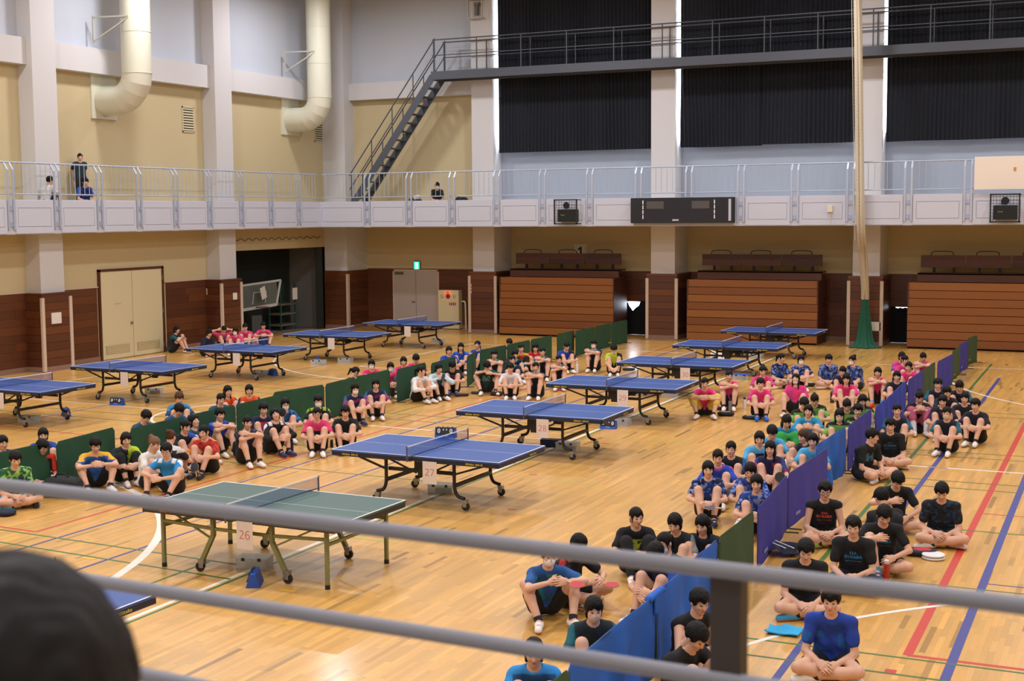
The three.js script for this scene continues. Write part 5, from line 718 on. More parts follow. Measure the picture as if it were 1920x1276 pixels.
const redOrange = person(377.8, 810.3, -24, { hair: 'pony', kind: 'flame', c: ['#c23a26', '#e0932c', '#8e2030'], turn: -10, shoe: '#26262a', sole: '#26262a', nod: 6 }, 'person in a red and orange flame jersey hugging the knees, holding a black paddle');
add(412.5, 776.7, 26, { hair: 'short', kind: 'flame', c: ['#2246b0', '#1a2f70', '#2a5ac8'], pose: 'arms', lean: 12 }, 'person in a royal blue jersey hugging the knees beside the flame jersey');
const camoBlack = person(464, 791.7, 18, { hair: 'pony', pose: 'arms', kind: 'camo', c: ['#1b1c26', '#3b3f5c', '#111217'], nod: 8 }, 'person in a black patterned shirt beside a black bag and red paddle');
add(494, 766.7, 10, { hair: 'short', kind: 'bib', c: ['#1e2342', '#c23a78'] }, 'person in a navy jacket with a pink front behind the striped tracksuit');
add(515.8, 776.7, 30, { hair: 'bob', kind: 'stripe', c: ['#17181c', '#e0e0e2'], sleeve: 1.35, nod: -16, turn: -18, tilt: 10, shoe: '#30345a', sole: '#c2336a', pose: 'hug' }, 'person in a black track jacket with white sleeve stripes, head tilted back');
add(535, 756.7, 12, { hair: 'bob', mask: 1, glasses: 1, kind: 'camo', c: ['#1c4a86', '#2f7ab4', '#14234e'] }, 'masked person in a blue patterned shirt with a black paddle held up');
add(596.7, 751.7, 0, { hair: 'short', mask: 1, kind: 'stripe', c: ['#16181a', '#8fb52a'] }, 'masked person in a black shirt with lime piping behind the pink and black shirt');
const pinkBlack = person(594, 775, 0, { hair: 'pony', glasses: 1, kind: 'top', c: ['#d23a6e', '#1c1a20'], nod: 8 }, 'person in a pink and black shirt and glasses holding a white and red towel');
add(647.5, 771.7, 0, { hair: 'short', kind: 'sleeve', c: ['#17191d', '#1b1d22'], sock: '#e0e0e0', nod: 10 }, 'person in a plain black polo sitting by the corner of table 27');
add(665.8, 728.3, 14, K(multi, { hair: 'bob', mask: 1, shoe: '#27305a', sole: '#c85a3a', nod: 10 }), 'masked person in a navy and magenta jersey hugging the knees by the barrier');
add(704.6, 720, 4, K(multi, { hair: 'bob', nod: 8 }), 'person in a navy and magenta jersey with white shoes by the end of the barrier');
add(666.7, 696.7, 110, { hair: 'pony', kind: 'plain', c: ['#23252c'], nod: 20 }, 'person in dark clothes facing sideways behind the green barrier beside a pink shirt');
add(696.6, 682.8, 0, K(pink, { hair: 'bob', mask: 1 }), 'masked person in a pink shirt behind the green barrier, fully above one panel');
add(732.3, 688, 10, K(pink, { hair: 'bob', mask: 1, legs: 1.7, bottom: '#4a4e58' }), 'masked person in a pink shirt in the gap between two green panels');
add(757, 677, 0, K(pink, { hair: 'bob' }), 'unmasked person in a pink shirt behind the green barrier, head up');
add(779.7, 672.6, 0, K(pink, { hair: 'short', nod: 32 }), 'person in a pink shirt behind the green barrier, head bowed');
add(790, 695, 36, { hair: 'pony', kind: 'plain', c: ['#dcdad6'], sleeve: 1.85, turn: 35, shoe: '#d8d6d2', sole: '#b4552c', nod: 0 }, 'person in a white long-sleeved sweatshirt facing sideways by the green barrier');
const phoneUser = person(822.7, 690, 16, { hair: 'bob', pose: 'phone', kind: 'bib', c: ['#b7d2dc', '#24506a'], sleeve: 1.85, nod: 14, turn: 20 }, 'person in a pale blue cardigan holding a phone');
add(848, 685, 0, { hair: 'short', kind: 'print', c: ['#1a1b20', '#c04a6a'], nod: 44, shoe: '#22387a', sole: '#22387a' }, 'person in a black shirt with a pink print, head bowed, blue shoes');
add(841.9, 657, 10, { hair: 'bob', kind: 'plain', c: ['#2146a8'] }, 'person with a royal blue jersey leaning over the barrier, beside a longer blue jersey');
add(865.6, 650, 4, { hair: 'long', kind: 'flame', c: ['#2249b0', '#2f66c8', '#1d3a94'], sleeve: 1.8 }, 'person in a royal blue long-sleeved jersey with a yellow collar behind the barrier');
add(893.8, 646.3, -24, { hair: 'pony', kind: 'plain', c: ['#2448a6'], nod: 0 }, 'person in a royal blue jersey in the gap between barriers, turned aside');
add(955, 642, 20, { hair: 'short', kind: 'plain', c: ['#20222a'], nod: 30, size: 0.96 }, 'person almost hidden behind the green barrier, only the dark head showing');
add(926.9, 664.4, 4, K(navyPolo, { hair: 'short', pose: 'arms' }), 'person in a navy polo, arms crossed on knees, right behind the bowed dark green shirt');
add(913, 685.6, 8, { hair: 'short', pose: 'wide', kind: 'print', c: ['#1d3e3c', '#6a8f8c'], nod: 40, wr: [[-0.04, 0.5, 0.3], [0.08, 0.46, 0.34]], sole: '#8a8a3a' }, 'person in a dark green shirt with head bowed onto crossed arms');
add(956.9, 689.4, 0, { hair: 'short', kind: 'plain', c: ['#dcdade'], nod: 12 }, 'person in a white short-sleeved shirt hugging the knees behind table 28');
add(960.6, 674.4, 0, K(navyPolo, { hair: 'pony' }), 'person in a navy polo peering over the white short-sleeved shirt');
add(965.6, 663.8, 18, K(navyPolo, { hair: 'bob', nod: 14 }), 'person in a navy polo squeezed between the orange shirt and another navy polo');
add(976.9, 652.5, 8, { hair: 'pony', kind: 'flame', c: ['#d8551f', '#d89a2a', '#c02a22'], legs: 1.6 }, 'person in an orange and yellow jersey with black leggings');
add(1003.8, 651.3, 0, { hair: 'long', kind: 'print', c: ['#c4202e', '#e8d0d0'], nod: 14 }, 'person in a red shirt with white lettering in front of the barrier');
add(1016.9, 659.4, 0, K(navyPolo, { hair: 'pony', pose: 'arms' }), 'person in a navy polo, arms folded, next to the red shirt');
add(1004.4, 687.5, -8, K(navyPolo, { hair: 'pony', pose: 'arms' }), 'person in a navy polo, arms folded over knees, at the corner of table 29');
add(1048, 673.8, 0, K(navyPolo, { hair: 'pony', pose: 'arms' }), 'person in a navy polo, arms folded, half behind table 29');
add(1062.5, 648.8, 18, { hair: 'pony', kind: 'oneSleeve', c: ['#2040a4', '#171c30'], nod: 26 }, 'person in a blue and navy shirt, head lowered, beside a white bottle');
add(1113, 645, -10, K(navyPolo, { hair: 'short', pose: 'arms', mask: 1 }), 'masked person in a navy shirt, arms folded on knees, in front of the barrier');
add(1151, 653.8, 0, { hair: 'short', kind: 'oneSleeve', c: ['#b3cf2a', '#191c1c'], mask: 'chin', nod: 36, wr: [[-0.06, 0.2, 0.46], [0.06, 0.2, 0.46]] }, 'person in a lime and black shirt bending over the shoes behind table 30');
// by the store opening at the left wall
add(331, 618, 66, { hair: 'bob', pose: 'phone', kind: 'sleeve', c: ['#1c2430', '#1f5560'], nod: 4 }, 'person in dark teal sitting against the wood wall beside the double door');
add(392.5, 624, 40, { hair: 'bob', pose: 'cross', kind: 'plain', c: ['#1d2238'], nod: 20 }, 'person in dark navy slumped against the wood wall beside a blue bottle');
add(420, 617, 16, { hair: 'pony', kind: 'top', c: ['#c23a66', '#4a3a78'], nod: 38, tie: '#d8d8d8', wr: [[-0.14, 0.62, 0.14], [0.14, 0.62, 0.14]] }, 'person in pink and purple with both hands raised to the head');
add(441, 621, -16, { hair: 'bob', mask: 1, kind: 'top', c: ['#d0386e', '#4a3a78'] }, 'masked person in pink and purple sitting by the store opening');
add(460, 613, 0, { hair: 'short', kind: 'plain', c: ['#d0386e'], nod: 10 }, 'person in a plain pink shirt beside the corner guard of the column');
add(493.8, 610.5, 0, { hair: 'short', pose: 'wide', kind: 'top', c: ['#d0386e', '#3f4a86'], nod: 8 }, 'person in a pink shirt sitting alone in front of the basketball backboard');
// middle, pink and blue groups beside the far tables
add(1321.4, 717.7, 0, K(pink, { hair: 'pony', pose: 'wide', towel: '#d8b95a', nod: 10 }), 'person in a pink shirt with a yellow towel over the knees');
add(1367, 704, 0, K(pink, { hair: 'pony', pose: 'arms' }), 'person in a pink shirt, arms folded on the knees, by a thermos');
add(1429.8, 695, 2, K(pink, { hair: 'bun', nod: 16 }), 'person in a pink shirt directly behind another pink shirt with blue shoes');
add(1426, 719, 4, K(pink, { hair: 'short', shoe: '#1f5fc4', sole: '#1f5fc4', nod: 4 }), 'person in a pink shirt with blue shoes next to a black racket case');
add(1492, 710, -6, K(pink, { hair: 'long', pose: 'back', mask: 'chin', nod: -6 }), 'person in a pink shirt leaning back on the hands, mask under the chin');
add(1468, 671.3, 34, K(camoB, { hair: 'pony', pose: 'cross', turn: 20 }), 'person in a blue camouflage shirt sitting cross-legged and looking aside, by a racket case');
add(1498.8, 673.9, 8, K(camoB, { hair: 'bob', mask: 1 }), 'masked person in a blue camouflage shirt with one knee raised');
add(1554, 673.3, 0, K(camoB, { hair: 'short', pose: 'cross', sock: '#e2e2e2' }), 'person in a blue camouflage shirt sitting cross-legged in white socks');
add(1598, 675, -44, K(camoB, { hair: 'bun', tie: '#d0ccc6', mask: 1, pose: 'cross' }), 'masked person in a blue camouflage shirt turned sideways');
add(1580, 695, -16, { hair: 'bob', kind: 'plain', c: ['#2c1c2e'], nod: 20, size: 0.93 }, 'person in a dark maroon shirt between two blue camouflage shirts');
add(1586.7, 710, 4, K(pink, { hair: 'long', nod: 10 }), 'person in a pink shirt with a plait over the shoulder beside a black bottle');
add(1645.8, 697.5, 0, K(pink, { hair: 'bob', pose: 'arms', shoe: '#e0402a', sole: '#e0402a', sock: '#5aa0c8' }), 'person in a pink shirt with bright red shoes');
add(1681.7, 705, -4, { hair: 'bob', kind: 'plain', c: ['#1b1c28'] }, 'person in a plain dark shirt leaning on the purple-blue barrier');
add(1690, 668.3, 18, K(pink, { hair: 'bob', c: ['#d0387e', '#2f4ab0', '#d0387e'] }), 'person in a pink and blue shirt at the back of the trio by the barrier');
add(1698, 674, 34, K(pink, { hair: 'pony', nod: 12, c: ['#d0387e', '#3f4ab0', '#d0387e'] }), 'person in a pink and blue shirt in the middle of the trio by the barrier');
add(1704, 687, -26, K(pink, { hair: 'pony', nod: 10 }), 'person in a pink shirt at the front of the trio by the barrier');
add(1730.8, 669, 0, K(pink, { hair: 'pony', nod: 28, pose: 'arms' }), 'person in a pink shirt bowed over folded arms next to the green barrier panel');
// green and light blue groups
add(1509, 756, 8, K(lime, { hair: 'short', nod: 30 }), 'person in a green and black shirt mostly hidden behind a turquoise polo');
add(1526, 749, 0, K(lime, { hair: 'pony', nod: 38 }), 'person in a green and black shirt bowing over the knees');
add(1515.4, 770, 0, K(turq, { hair: 'bob', pose: 'phone', nod: 0, wr: [[-0.05, 0.42, 0.34], [0.04, 0.42, 0.35]] }), 'person in a turquoise polo with hands clasped up in front');
add(1475, 789, 16, K(turq, { hair: 'long', nod: 30, towel: '#2f9a48' }), 'person in a turquoise polo bowed over a green towel');
add(1424, 821.5, 4, K(sky, { hair: 'bob', nod: 10 }), 'person in a light blue and navy shirt, long fringe, hugging the knees');
add(1447.7, 810, 10, K(sky, { hair: 'short', nod: 34, c: ['#4fa6d8', '#3f96cc'] }), 'person in a light blue shirt bowing behind the magenta splashed jersey');
add(1523, 825, -8, K(sky, { hair: 'bob', nod: 8, c: ['#4fa6d8', '#4fa6d8'] }), 'person in a light blue shirt right behind the purple-blue barrier edge');
add(1507, 817, -50, { hair: 'bob', hc: 'brown', kind: 'plain', c: ['#2a2230'], nod: 14, size: 0.97 }, 'person in dark clothes half hidden behind a light blue shirt');
const multiFront = person(1444, 840, -4, K(multi, { hair: 'long', nod: 4, c: ['#221f44', '#a52f5e', '#243f7a'] }), 'person in a navy jersey with magenta splashes and a black paddle beside');
add(1575.6, 777.6, 0, K(lime, { hair: 'long', mask: 'beige', nod: 14 }), 'person in a green and black shirt wearing a beige mask');
add(1588, 759, 0, K(lime, { hair: 'pony', nod: 34 }), 'person in a green and black shirt bowing behind the beige mask');
add(1607, 769, 0, K(lime, { hair: 'short' }), 'person in a green and black shirt, face up, against the purple-blue barrier');
add(1617.5, 750, 16, K(lime, { hair: 'long', nod: 22 }), 'person in a green and black shirt beside the red shoes, head lowered');
const camoFront = person(1327.7, 879, 0, K(camoB, { hair: 'bob', shoe: '#22284a', sole: '#2a5a54', nod: 4, wr: [[-0.06, 0.26, 0.4], [0.03, 0.27, 0.4]] }), 'person in a blue camouflage shirt holding a flat grey paddle at the shins');
const royal = person(1347, 856, -4, { hair: 'pony', kind: 'trim', c: ['#2348b4', '#b83a8c'], nod: 12 }, 'person in a royal blue shirt with magenta trim holding a paddle');
add(1369.4, 841, -10, { hair: 'pony', kind: 'sleeve', c: ['#17191f', '#1f4f96'], nod: 6 }, 'person in a black shirt with blue sleeves at the back of the camouflage group');
add(1406.6, 881.5, -10, K(camoB, { hair: 'bob', nod: 20 }), 'person in a blue camouflage shirt, head lowered, behind another camouflage shirt');
add(1418.5, 905, -4, K(camoB, { hair: 'bob', nod: 6, shoe: '#22284a' }), 'person in a blue camouflage shirt with a wrist strap beside the dark green barrier');
// right of the coloured barriers, dark shirts
add(1758.5, 719.6, 0, K(tealDark, { hair: 'short', band: 1 }), 'person wearing a black headband and dark teal-sleeved shirt');
add(1775.8, 734, 16, K(tealDark, { hair: 'bob', nod: 20, c: ['#1a1c28', '#222634'] }), 'person in a dark shirt half hidden behind another dark shirt');
add(1799, 723, 0, K(tealDark, { hair: 'bob', nod: 36 }), 'person in a dark shirt with teal sleeves bowing over a pink towel');
add(1724, 744, 8, K(tee, { hair: 'bun', nod: 30, towel: '#b85a76', pose: 'phone', sock: '#d8d8dc', highSock: 1 }), 'person in a black shirt with a pink towel on the lap and white socks');
add(1768.4, 751, -4, K(wine, { hair: 'bob', nod: 12 }), 'person in a dark purple shirt behind the beige masked one');
add(1808, 746, 0, K(wine, { hair: 'bob', c: ['#1a1c28', '#2b2038'] }), 'person in a dark shirt behind the magenta patterned navy shirt');
add(1775, 774, -12, K(tealDark, { hair: 'pony', mask: 'beige', nod: 6 }), 'person in a dark teal shirt and beige mask hugging the knees');
add(1829, 759, -12, K(wine, { hair: 'short', nod: 4 }), 'person in a navy shirt with a magenta pattern and white shoes');
add(1682, 769, 4, K(tealDark, { hair: 'pony', nod: 4 }), 'person in a dark shirt with teal shoulders behind a black shirt');
add(1632.7, 816.7, 50, K(tee, { male: 1, hair: 'short', pose: 'cross', kind: 'print', c: ['#17181b', '#3a6a86'], turn: 30, shoe: '#bdbcba' }), 'person in a black shirt sitting cross-legged and turned towards a neighbour');
add(1669.7, 797, 0, K(tee, { male: 1, hair: 'short', pose: 'cross', print: '#2f6a86' }), 'person in a black shirt with blue lettering sitting cross-legged, facing forward');
add(1547, 919, 8, K(tee, { male: 1, hair: 'short', pose: 'cross', sleeve: 0.1, print: '#e0552e', glasses: 1, shoe: '#8fa038' }), 'person in a sleeveless black shirt with orange lettering');
add(1683, 899.5, 16, K(tee, { male: 1, hair: 'short', pose: 'knee', nod: 40, sock: '#3f8fc0' }), 'person in a black shirt bowing at the back of the black shirted group');
add(1652.6, 932, -150, K(tee, { male: 1, hair: 'short', pose: 'cross', nod: 20 }), 'person in a black shirt facing away in the middle of the group');
add(1765.6, 921.4, 0, { male: 1, hair: 'short', pose: 'cross', kind: 'camo', c: ['#181b24', '#1f3a52', '#12141b'], nod: 20, bottom: '#1b2232' }, 'person in a black shirt with a dark blue pattern sitting cross-legged by the red line');
add(1658, 965, 10, K(tee, { male: 1, hair: 'short', pose: 'knee', nod: 30, print: '#2f7fa8', sock: '#3f8fb0', shoe: '#3a5a86' }), 'person in a black shirt with blue lettering, head bowed, reaching for a red drink');
add(1600, 987, -6, K(tee, { male: 1, hair: 'short', pose: 'cross', print: '#2f86c0', legs: 1.9, bottom: '#1b1d28', nod: 4, shoe: '#c02f3a' }), 'person in a black shirt with blue lettering and long dark trousers');
add(1511, 1031, 4, K(tee, { male: 1, hair: 'short', pose: 'cross', print: '#a03a6e', nod: 20, shoe: '#3f9ccc' }), 'person in a black shirt with magenta lettering and light blue shoes');
add(1558, 1125.6, -6, { male: 1, hair: 'short', pose: 'cross', kind: 'flame', c: ['#1f3fa0', '#1d5aa8', '#1f3fa0'], nod: 4 }, 'person in a royal blue shirt sitting cross-legged behind a red paddle');
add(1312, 1127, 34, K(tee, { male: 1, hair: 'short', sleeve: 0.1, nod: 14 }), 'person in a sleeveless black shirt against the blue barrier');
add(1306, 1193, 50, K(tee, { male: 1, hair: 'short', nod: 34 }), 'person in a black shirt bowing beside the blue barrier');
// front right, left of the coloured barriers
const maskBlue = person(1029, 1040, 14, { hair: 'short', mask: 1, pose: 'wide', kind: 'splash', c: ['#234f8c', '#1f7a80', '#2a5a9a'], wr: [[-0.02, 0.42, 0.36], [0.12, 0.42, 0.38]] }, 'masked person in a blue shirt holding up a red paddle');
const sideBlack = person(1086, 1019.6, 46, { hair: 'bob', pose: 'side', kind: 'stripe', c: ['#18191d', '#b8302e'], nod: 20, wr: [[0.0, 0.3, 0.38], [0.1, 0.3, 0.4]] }, 'person in a black shirt with red piping sitting sideways with a red paddle');
add(1193, 968.7, 8, K(tee, { hair: 'pony', kind: 'print', c: ['#17181b', '#b4c23a'], legs: 1.9, bottom: '#1a1b1f', turn: 14, nod: 6 }), 'person in a black shirt with a lime print and long black trousers');
add(1265, 980, -14, { hair: 'bob', kind: 'sleeve', c: ['#1d2220', '#8a8e90'], nod: 20 }, 'person in a dark vest with grey sleeves near the blue barrier');
add(1247, 1017.6, -34, { hair: 'pony', mask: 1, glasses: 1, kind: 'plain', c: ['#1f2536'], nod: 8 }, 'masked person in glasses and dark clothes beside the blue barrier');
add(1261, 1040, -38, { hair: 'short', mask: 1, kind: 'oneSleeve', c: ['#1a1f3a', '#24489a'], nod: 26 }, 'masked person in a navy and blue shirt bowing beside the blue barrier');
add(1342.7, 985, -18, { hair: 'long', kind: 'plain', c: ['#1b202c'], nod: 14 }, 'person in a plain dark shirt between the blue and green barriers');
add(1138, 1144, 10, { hair: 'bob', mask: 'beige', kind: 'sleeve', c: ['#1b2a30', '#1d5f68'], nod: 10 }, 'person in a dark teal shirt and beige mask behind the blue barrier');
add(1002, 1222, 0, { hair: 'bob', kind: 'yoke', c: ['#234f80', '#2f8ad0'], nod: 8 }, 'person in a bright blue shouldered shirt next to the dark green barrier end');
// upper gallery
add(150, 294, 14, { pose: 'stand', hair: 'pony', kind: 'plain', c: ['#1c2f38'], legs: 1.95, bottom: '#1b1c22', base: GF, atX: -26.95, size: 0.95 }, 'person standing in a dark shirt on the upper gallery');
add(94, 345, 128, { hair: 'short', kind: 'plain', c: ['#d8d8da'], base: GF, atX: -26.5 }, 'person in a white shirt sitting sideways on the upper gallery floor');
add(160, 341, 20, { hair: 'short', kind: 'sleeve', c: ['#1d2c6a', '#2f62c4'], pose: 'cross', base: GF, atX: -26.72 }, 'person in a blue shirt sitting on the upper gallery floor');
add(820, 352, 6, { hair: 'bob', mask: 1, kind: 'plain', c: ['#1f2622'], pose: 'cross', base: GF, atZ: -41.0, nod: 20 }, 'masked person in dark clothes sitting on the gallery below the steel stairs');
// ---------- neighbours that sit too close are eased apart along the line of sight, and clear of the barriers ----------
{ const L = PEOPLE.filter((p) => p.base < 1); 
  const spots = (p) => { const f = V(Math.sin(p.root.rotation.y), 0, Math.cos(p.root.rotation.y)), r = p.root.position; return [[r.x, r.z, 0.2], [r.x + f.x * 0.36, r.z + f.z * 0.36, 0.17]]; };
  for (const p of L) { p.at = p.root.position.clone(); p.side = 0; }
  for (let it = 0; it < 60; it++) for (let i = 0; i < L.length; i++) for (let j = 0; j < i; j++) {
    const a = L[i], b = L[j]; if (a.root.position.distanceTo(b.root.position) > 1) continue;
    for (const [ax, az, ar] of spots(a)) for (const [bx, bz, br] of spots(b)) {
      const dx = ax - bx, dz = az - bz, D = Math.hypot(dx, dz) || 1e-4, over = ar + br - D; if (over <= 0) continue;
      const s = a.root.position.clone().setY(0).normalize(), t = V(-s.z, 0, s.x), along = (dx * s.x + dz * s.z) / D, across = (dx * t.x + dz * t.z) / D;
      const e = over * 0.08 * (along >= 0 ? 1 : -1), g = over * 0.08 * across;
      for (const [p, k] of [[a, 1], [b, -1]]) { if (Math.abs(p.shift + e * k) < 0.38) { p.shift += e * k; p.root.position.addScaledVector(s, e * k); } if (Math.abs(p.side + g * k) < 0.09) { p.side += g * k; p.root.position.addScaledVector(t, g * k); } }
    }
  }
  for (const p of L) { const r = p.root.position; for (const [xb, z0, z1, g] of [[-15, -41, -14, 0.24], [-4.1, -39, -8, 0.24]]) if (r.z > z0 && r.z < z1 && Math.abs(r.x - xb) < g) { r.x = xb + Math.sign(r.x - xb) * g; } if (r.x < -26.95) r.x = -26.95; p.root.updateMatrixWorld(true); } }
// ---------- rackets, bags, bottles, towels ----------
const rub = { red: M(0xb8323c, 0.6), black: M(0x23252a, 0.6), grey: M(0x4b5260, 0.6) }, gripM = M(0xc9a57a, 0.7);
function paddle(c, pos, rot, lab) {
  const g = thing('table_tennis_paddle', lab, 'paddle', arr(pos)); g.rotation.set(...rot); const s = new THREE.CylinderGeometry(0.078, 0.078, 0.007, 26).scale(0.97, 1, 1.02); const bl = mesh('blade', s, gripM, g); for (const k of [-1, 1]) mesh('rubber', new THREE.CylinderGeometry(0.077, 0.077, 0.002, 26).scale(0.97, 1, 1.0).translate(0, k * 0.0045, 0), k > 0 ? rub[c] : rub.black, bl); mesh('handle', rbox(0.026, 0.021, 0.1, 0.008, 0, 0, 0.118), gripM, g); return g;
}
const fl = (px, py, y = 0.008) => onY(px, py, y);
paddle('red', fl(271, 876, 0.35), [1.2, 0.3, 0.2], 'red paddle held by the black, teal and lime shirt'); paddle('grey', redOrange.hand(0).add(V(0.02, -0.12, 0.06)), [1.35, 0.4, 0], 'dark grey paddle hanging from the flame jersey hands');
paddle('red', fl(474, 857, 0.1), [1.3, 0.3, 0.1], 'red paddle leaning on the white shoes beside a black bag'); paddle('black', fl(530, 773, 0.72), [1.4, 0.2, 0], 'black paddle held up beside the masked blue shirt');
paddle('red', fl(597, 838, 0.1), [1.2, 0.1, 0], 'red paddle wrapped in the white and red towel'); paddle('black', fl(642, 854), [0, 1.2, 0], 'black paddle lying under the corner of table 27');
paddle('grey', camoFront.hand(1).add(V(0.02, -0.03, 0.09)), [0.15, 1.6, 0], 'flat grey paddle held at the shins of a camouflage shirt'); paddle('grey', fl(1371, 923, 0.3), [1.1, 1.0, 0.3], 'grey paddle held by the royal blue shirt'); paddle('black', multiFront.hand(1).add(V(0.13, 0.03, 0.05)), [1.1, 1.5, 0.2], 'black paddle beside the magenta splashed jersey');
paddle('red', maskBlue.hand(1).add(V(0.14, 0.0, 0.05)), [0.25, -1.9, 0.1], 'red paddle held up by the masked blue shirt'); paddle('red', sideBlack.hand(1).add(V(0.13, -0.02, 0.04)), [1.4, -1.6, 1.3], 'red paddle held edge-on by the sideways black shirt'); paddle('red', fl(1525, 1266), [0, 0.5, 0], 'red paddle lying on the floor before the royal blue shirt'); tagMesh('table_tennis_ball', new THREE.SphereGeometry(0.02, 16, 12).translate(...arr(fl(1525, 1254, 0.032))), M(0xe9e9e6, 0.5), 'white ball resting on the red paddle on the floor', 'ball');
paddle('red', fl(1440, 765), [0, 1.4, 0], 'red paddle lying beside the leaning-back pink shirt'); paddle('red', fl(1050, 731, 0.02), [0.2, 1.3, 0], 'red paddle on the floor behind the corner of table 29');
function bottle(px, py, h, r, c, cap, lab) { const q = fl(px, py, 0); const g = thing('drink_bottle', lab, 'bottle', [q.x, 0, q.z]); mesh('bottle_body', lathe([[0, 0], [r * 0.9, 0], [r, 0.01], [r, h * 0.72], [r * 0.85, h * 0.8], [r * 0.7, h * 0.82], [0, h * 0.82]], 18), c.isMaterial ? c : M(c, 0.4), g); mesh('cap', lathe([[0, h * 0.8], [r * 0.78, h * 0.8], [r * 0.78, h * 0.97], [r * 0.6, h], [0, h]], 18), M(cap, 0.5), g); return g; }
bottle(68, 952, 0.3, 0.042, 0x1a1a1c, 0x2a2a2c, 'black flask on the floor beside the green camouflage shirt'); bottle(547, 850, 0.26, 0.034, 0x1f2a4c, 0x16203c, 'navy bottle between the shoes of the striped tracksuit'); bottle(622, 838, 0.14, 0.03, 0x1b1b1d, 0x1b1b1d, 'small black bottle beside the corner of table 27'); bottle(1082, 699, 0.3, 0.036, 0xe2e0dc, 0xd8c8c0, 'white bottle beside the lowered head in blue'); bottle(1369, 771, 0.28, 0.036, 0x7b7672, 0x1d1d1f, 'steel thermos with a black cap behind a racket case');
bottle(1396, 766, 0.25, 0.036, 0xdadde2, 0x26387e, 'white bottle with a blue cap between two pink shirts'); bottle(1560, 755, 0.3, 0.042, 0x2b2a2a, 0x8a8a88, 'black bottle with a grey lid beside a pink shirt'); bottle(383, 645, 0.26, 0.036, 0x2f7fa8, 0x2f7fa8, 'blue bottle by the wood wall next to the dark slumped person'); bottle(1662, 1088, 0.24, 0.034, new THREE.MeshPhysicalMaterial({ color: 0xd84a3c, roughness: 0.15, transmission: 0.5, thickness: 0.05 }), 0xe6e2de, 'bottle of red drink in front of the reaching black shirt'); bottle(1646, 1030, 0.15, 0.026, 0xcdd23a, 0xdfe04a, 'small yellow bottle behind the black shirted person in the middle'); bottle(574, 840 - 3, 0.16, 0.026, 0xd9d2bc, 0xd9d2bc, 'small cream bottle beside the pink and black shirt');
// soft bags made of a squashed, dented rounded box
function softGeo(w, h, d, n = 2.6, dent = 0.1, sd = 1) { const g = new THREE.SphereGeometry(1, 28, 18), p = g.attributes.position; for (let i = 0; i < p.count; i++) { let x = p.getX(i), y = p.getY(i), z = p.getZ(i); const f = (v) => Math.sign(v) * Math.pow(Math.abs(v), 1 / (n * 0.6)); x = f(x); y = f(y); z = f(z); const k = 1 - dent * noise3(x * 2.2 + sd, y * 2.2, z * 2.2); p.setXYZ(i, x * k * w / 2, h / 2 + y * k * h / 2, z * k * d / 2); } g.computeVertexNormals(); return g; }
function bag(px, py, w, h, d, c, lab, turn = 0, o = {}) { const q = fl(px, py, 0); const g = thing(o.name ?? 'racket_case', lab, o.cat ?? 'bag', [q.x, 0, q.z], turn); mesh('pouch', softGeo(w, h, d, 3, 0.12, px), M(c, 0.85), g); mesh('zip', tube(Array.from({ length: 24 }, (_, i) => { const a = i / 24 * 6.283; return V(Math.cos(a) * w * 0.47, h * 0.62, Math.sin(a) * d * 0.46); }), 0.006, 60, 5, true), M(o.zip ?? 0x2e2e33, 0.6), g); if (o.patch) mesh('patch', softGeo(w * 0.62, h * 0.3, d * 0.62, 3, 0.2, px).translate(0, h * 0.72, 0), M(o.patch, 0.8), g); if (o.strap) mesh('strap', tube([[-w * 0.2, h * 0.9, 0], [-w * 0.1, h * 1.15, 0.02], [w * 0.12, h * 1.12, 0.02], [w * 0.2, h * 0.9, 0]], 0.012, 18, 6), M(c, 0.8), g); return g; }
bag(118, 930, 0.62, 0.3, 0.4, 0x18191c, 'large black sports bag in front of the one red sleeve', 0.2, { name: 'sports_bag', strap: 1 }); bag(451, 858, 0.26, 0.32, 0.2, 0x18181b, 'upright black bag beside a red paddle', 0.1, { name: 'sports_bag', strap: 1, zip: 0x6a2a32 }); bag(8, 965, 0.34, 0.08, 0.26, 0x1b2238, 'navy racket case at the edge near the green camouflage shirt');
bag(826, 750, 0.3, 0.06, 0.2, 0x1d2438, 'navy racket case with a red panel beside the white sweatshirt', 0.3, { patch: 0x9c2430 }); bag(866, 742, 0.34, 0.06, 0.2, 0x2a2024, 'black and red racket case before the blue shoes', 0.4, { patch: 0x8c2028 }); bag(931, 741, 0.3, 0.1, 0.2, 0x1c1c20, 'black racket case with a red top beside the white shirt', 0.2, { patch: 0xb02c34 }); bag(891, 738, 0.2, 0.06, 0.14, 0x3c3e46, 'grey case by the shoes of the bowed dark green shirt');
bag(1179, 694, 0.34, 0.07, 0.2, 0x1c2430, 'dark case with blue marks behind table 30', 0.2, { patch: 0x3a6a8c }); bag(1356, 768, 0.34, 0.07, 0.22, 0x20222a, 'black case with a red and white panel behind the thermos', 0.2, { patch: 0x8c2a34 }); bag(1361, 779, 0.36, 0.09, 0.24, 0x17181c, 'black racket case with a white flash beside the yellow towel', 0.1, { patch: 0x6d7076 }); bag(1410, 785, 0.4, 0.07, 0.26, 0x17181c, 'black racket case with a light blue flash beside the blue shoes', 0.1, { patch: 0x5aa2c8 }); bag(1468, 727, 0.3, 0.09, 0.22, 0x17191a, 'black racket case at the feet of a cross-legged camouflage shirt');
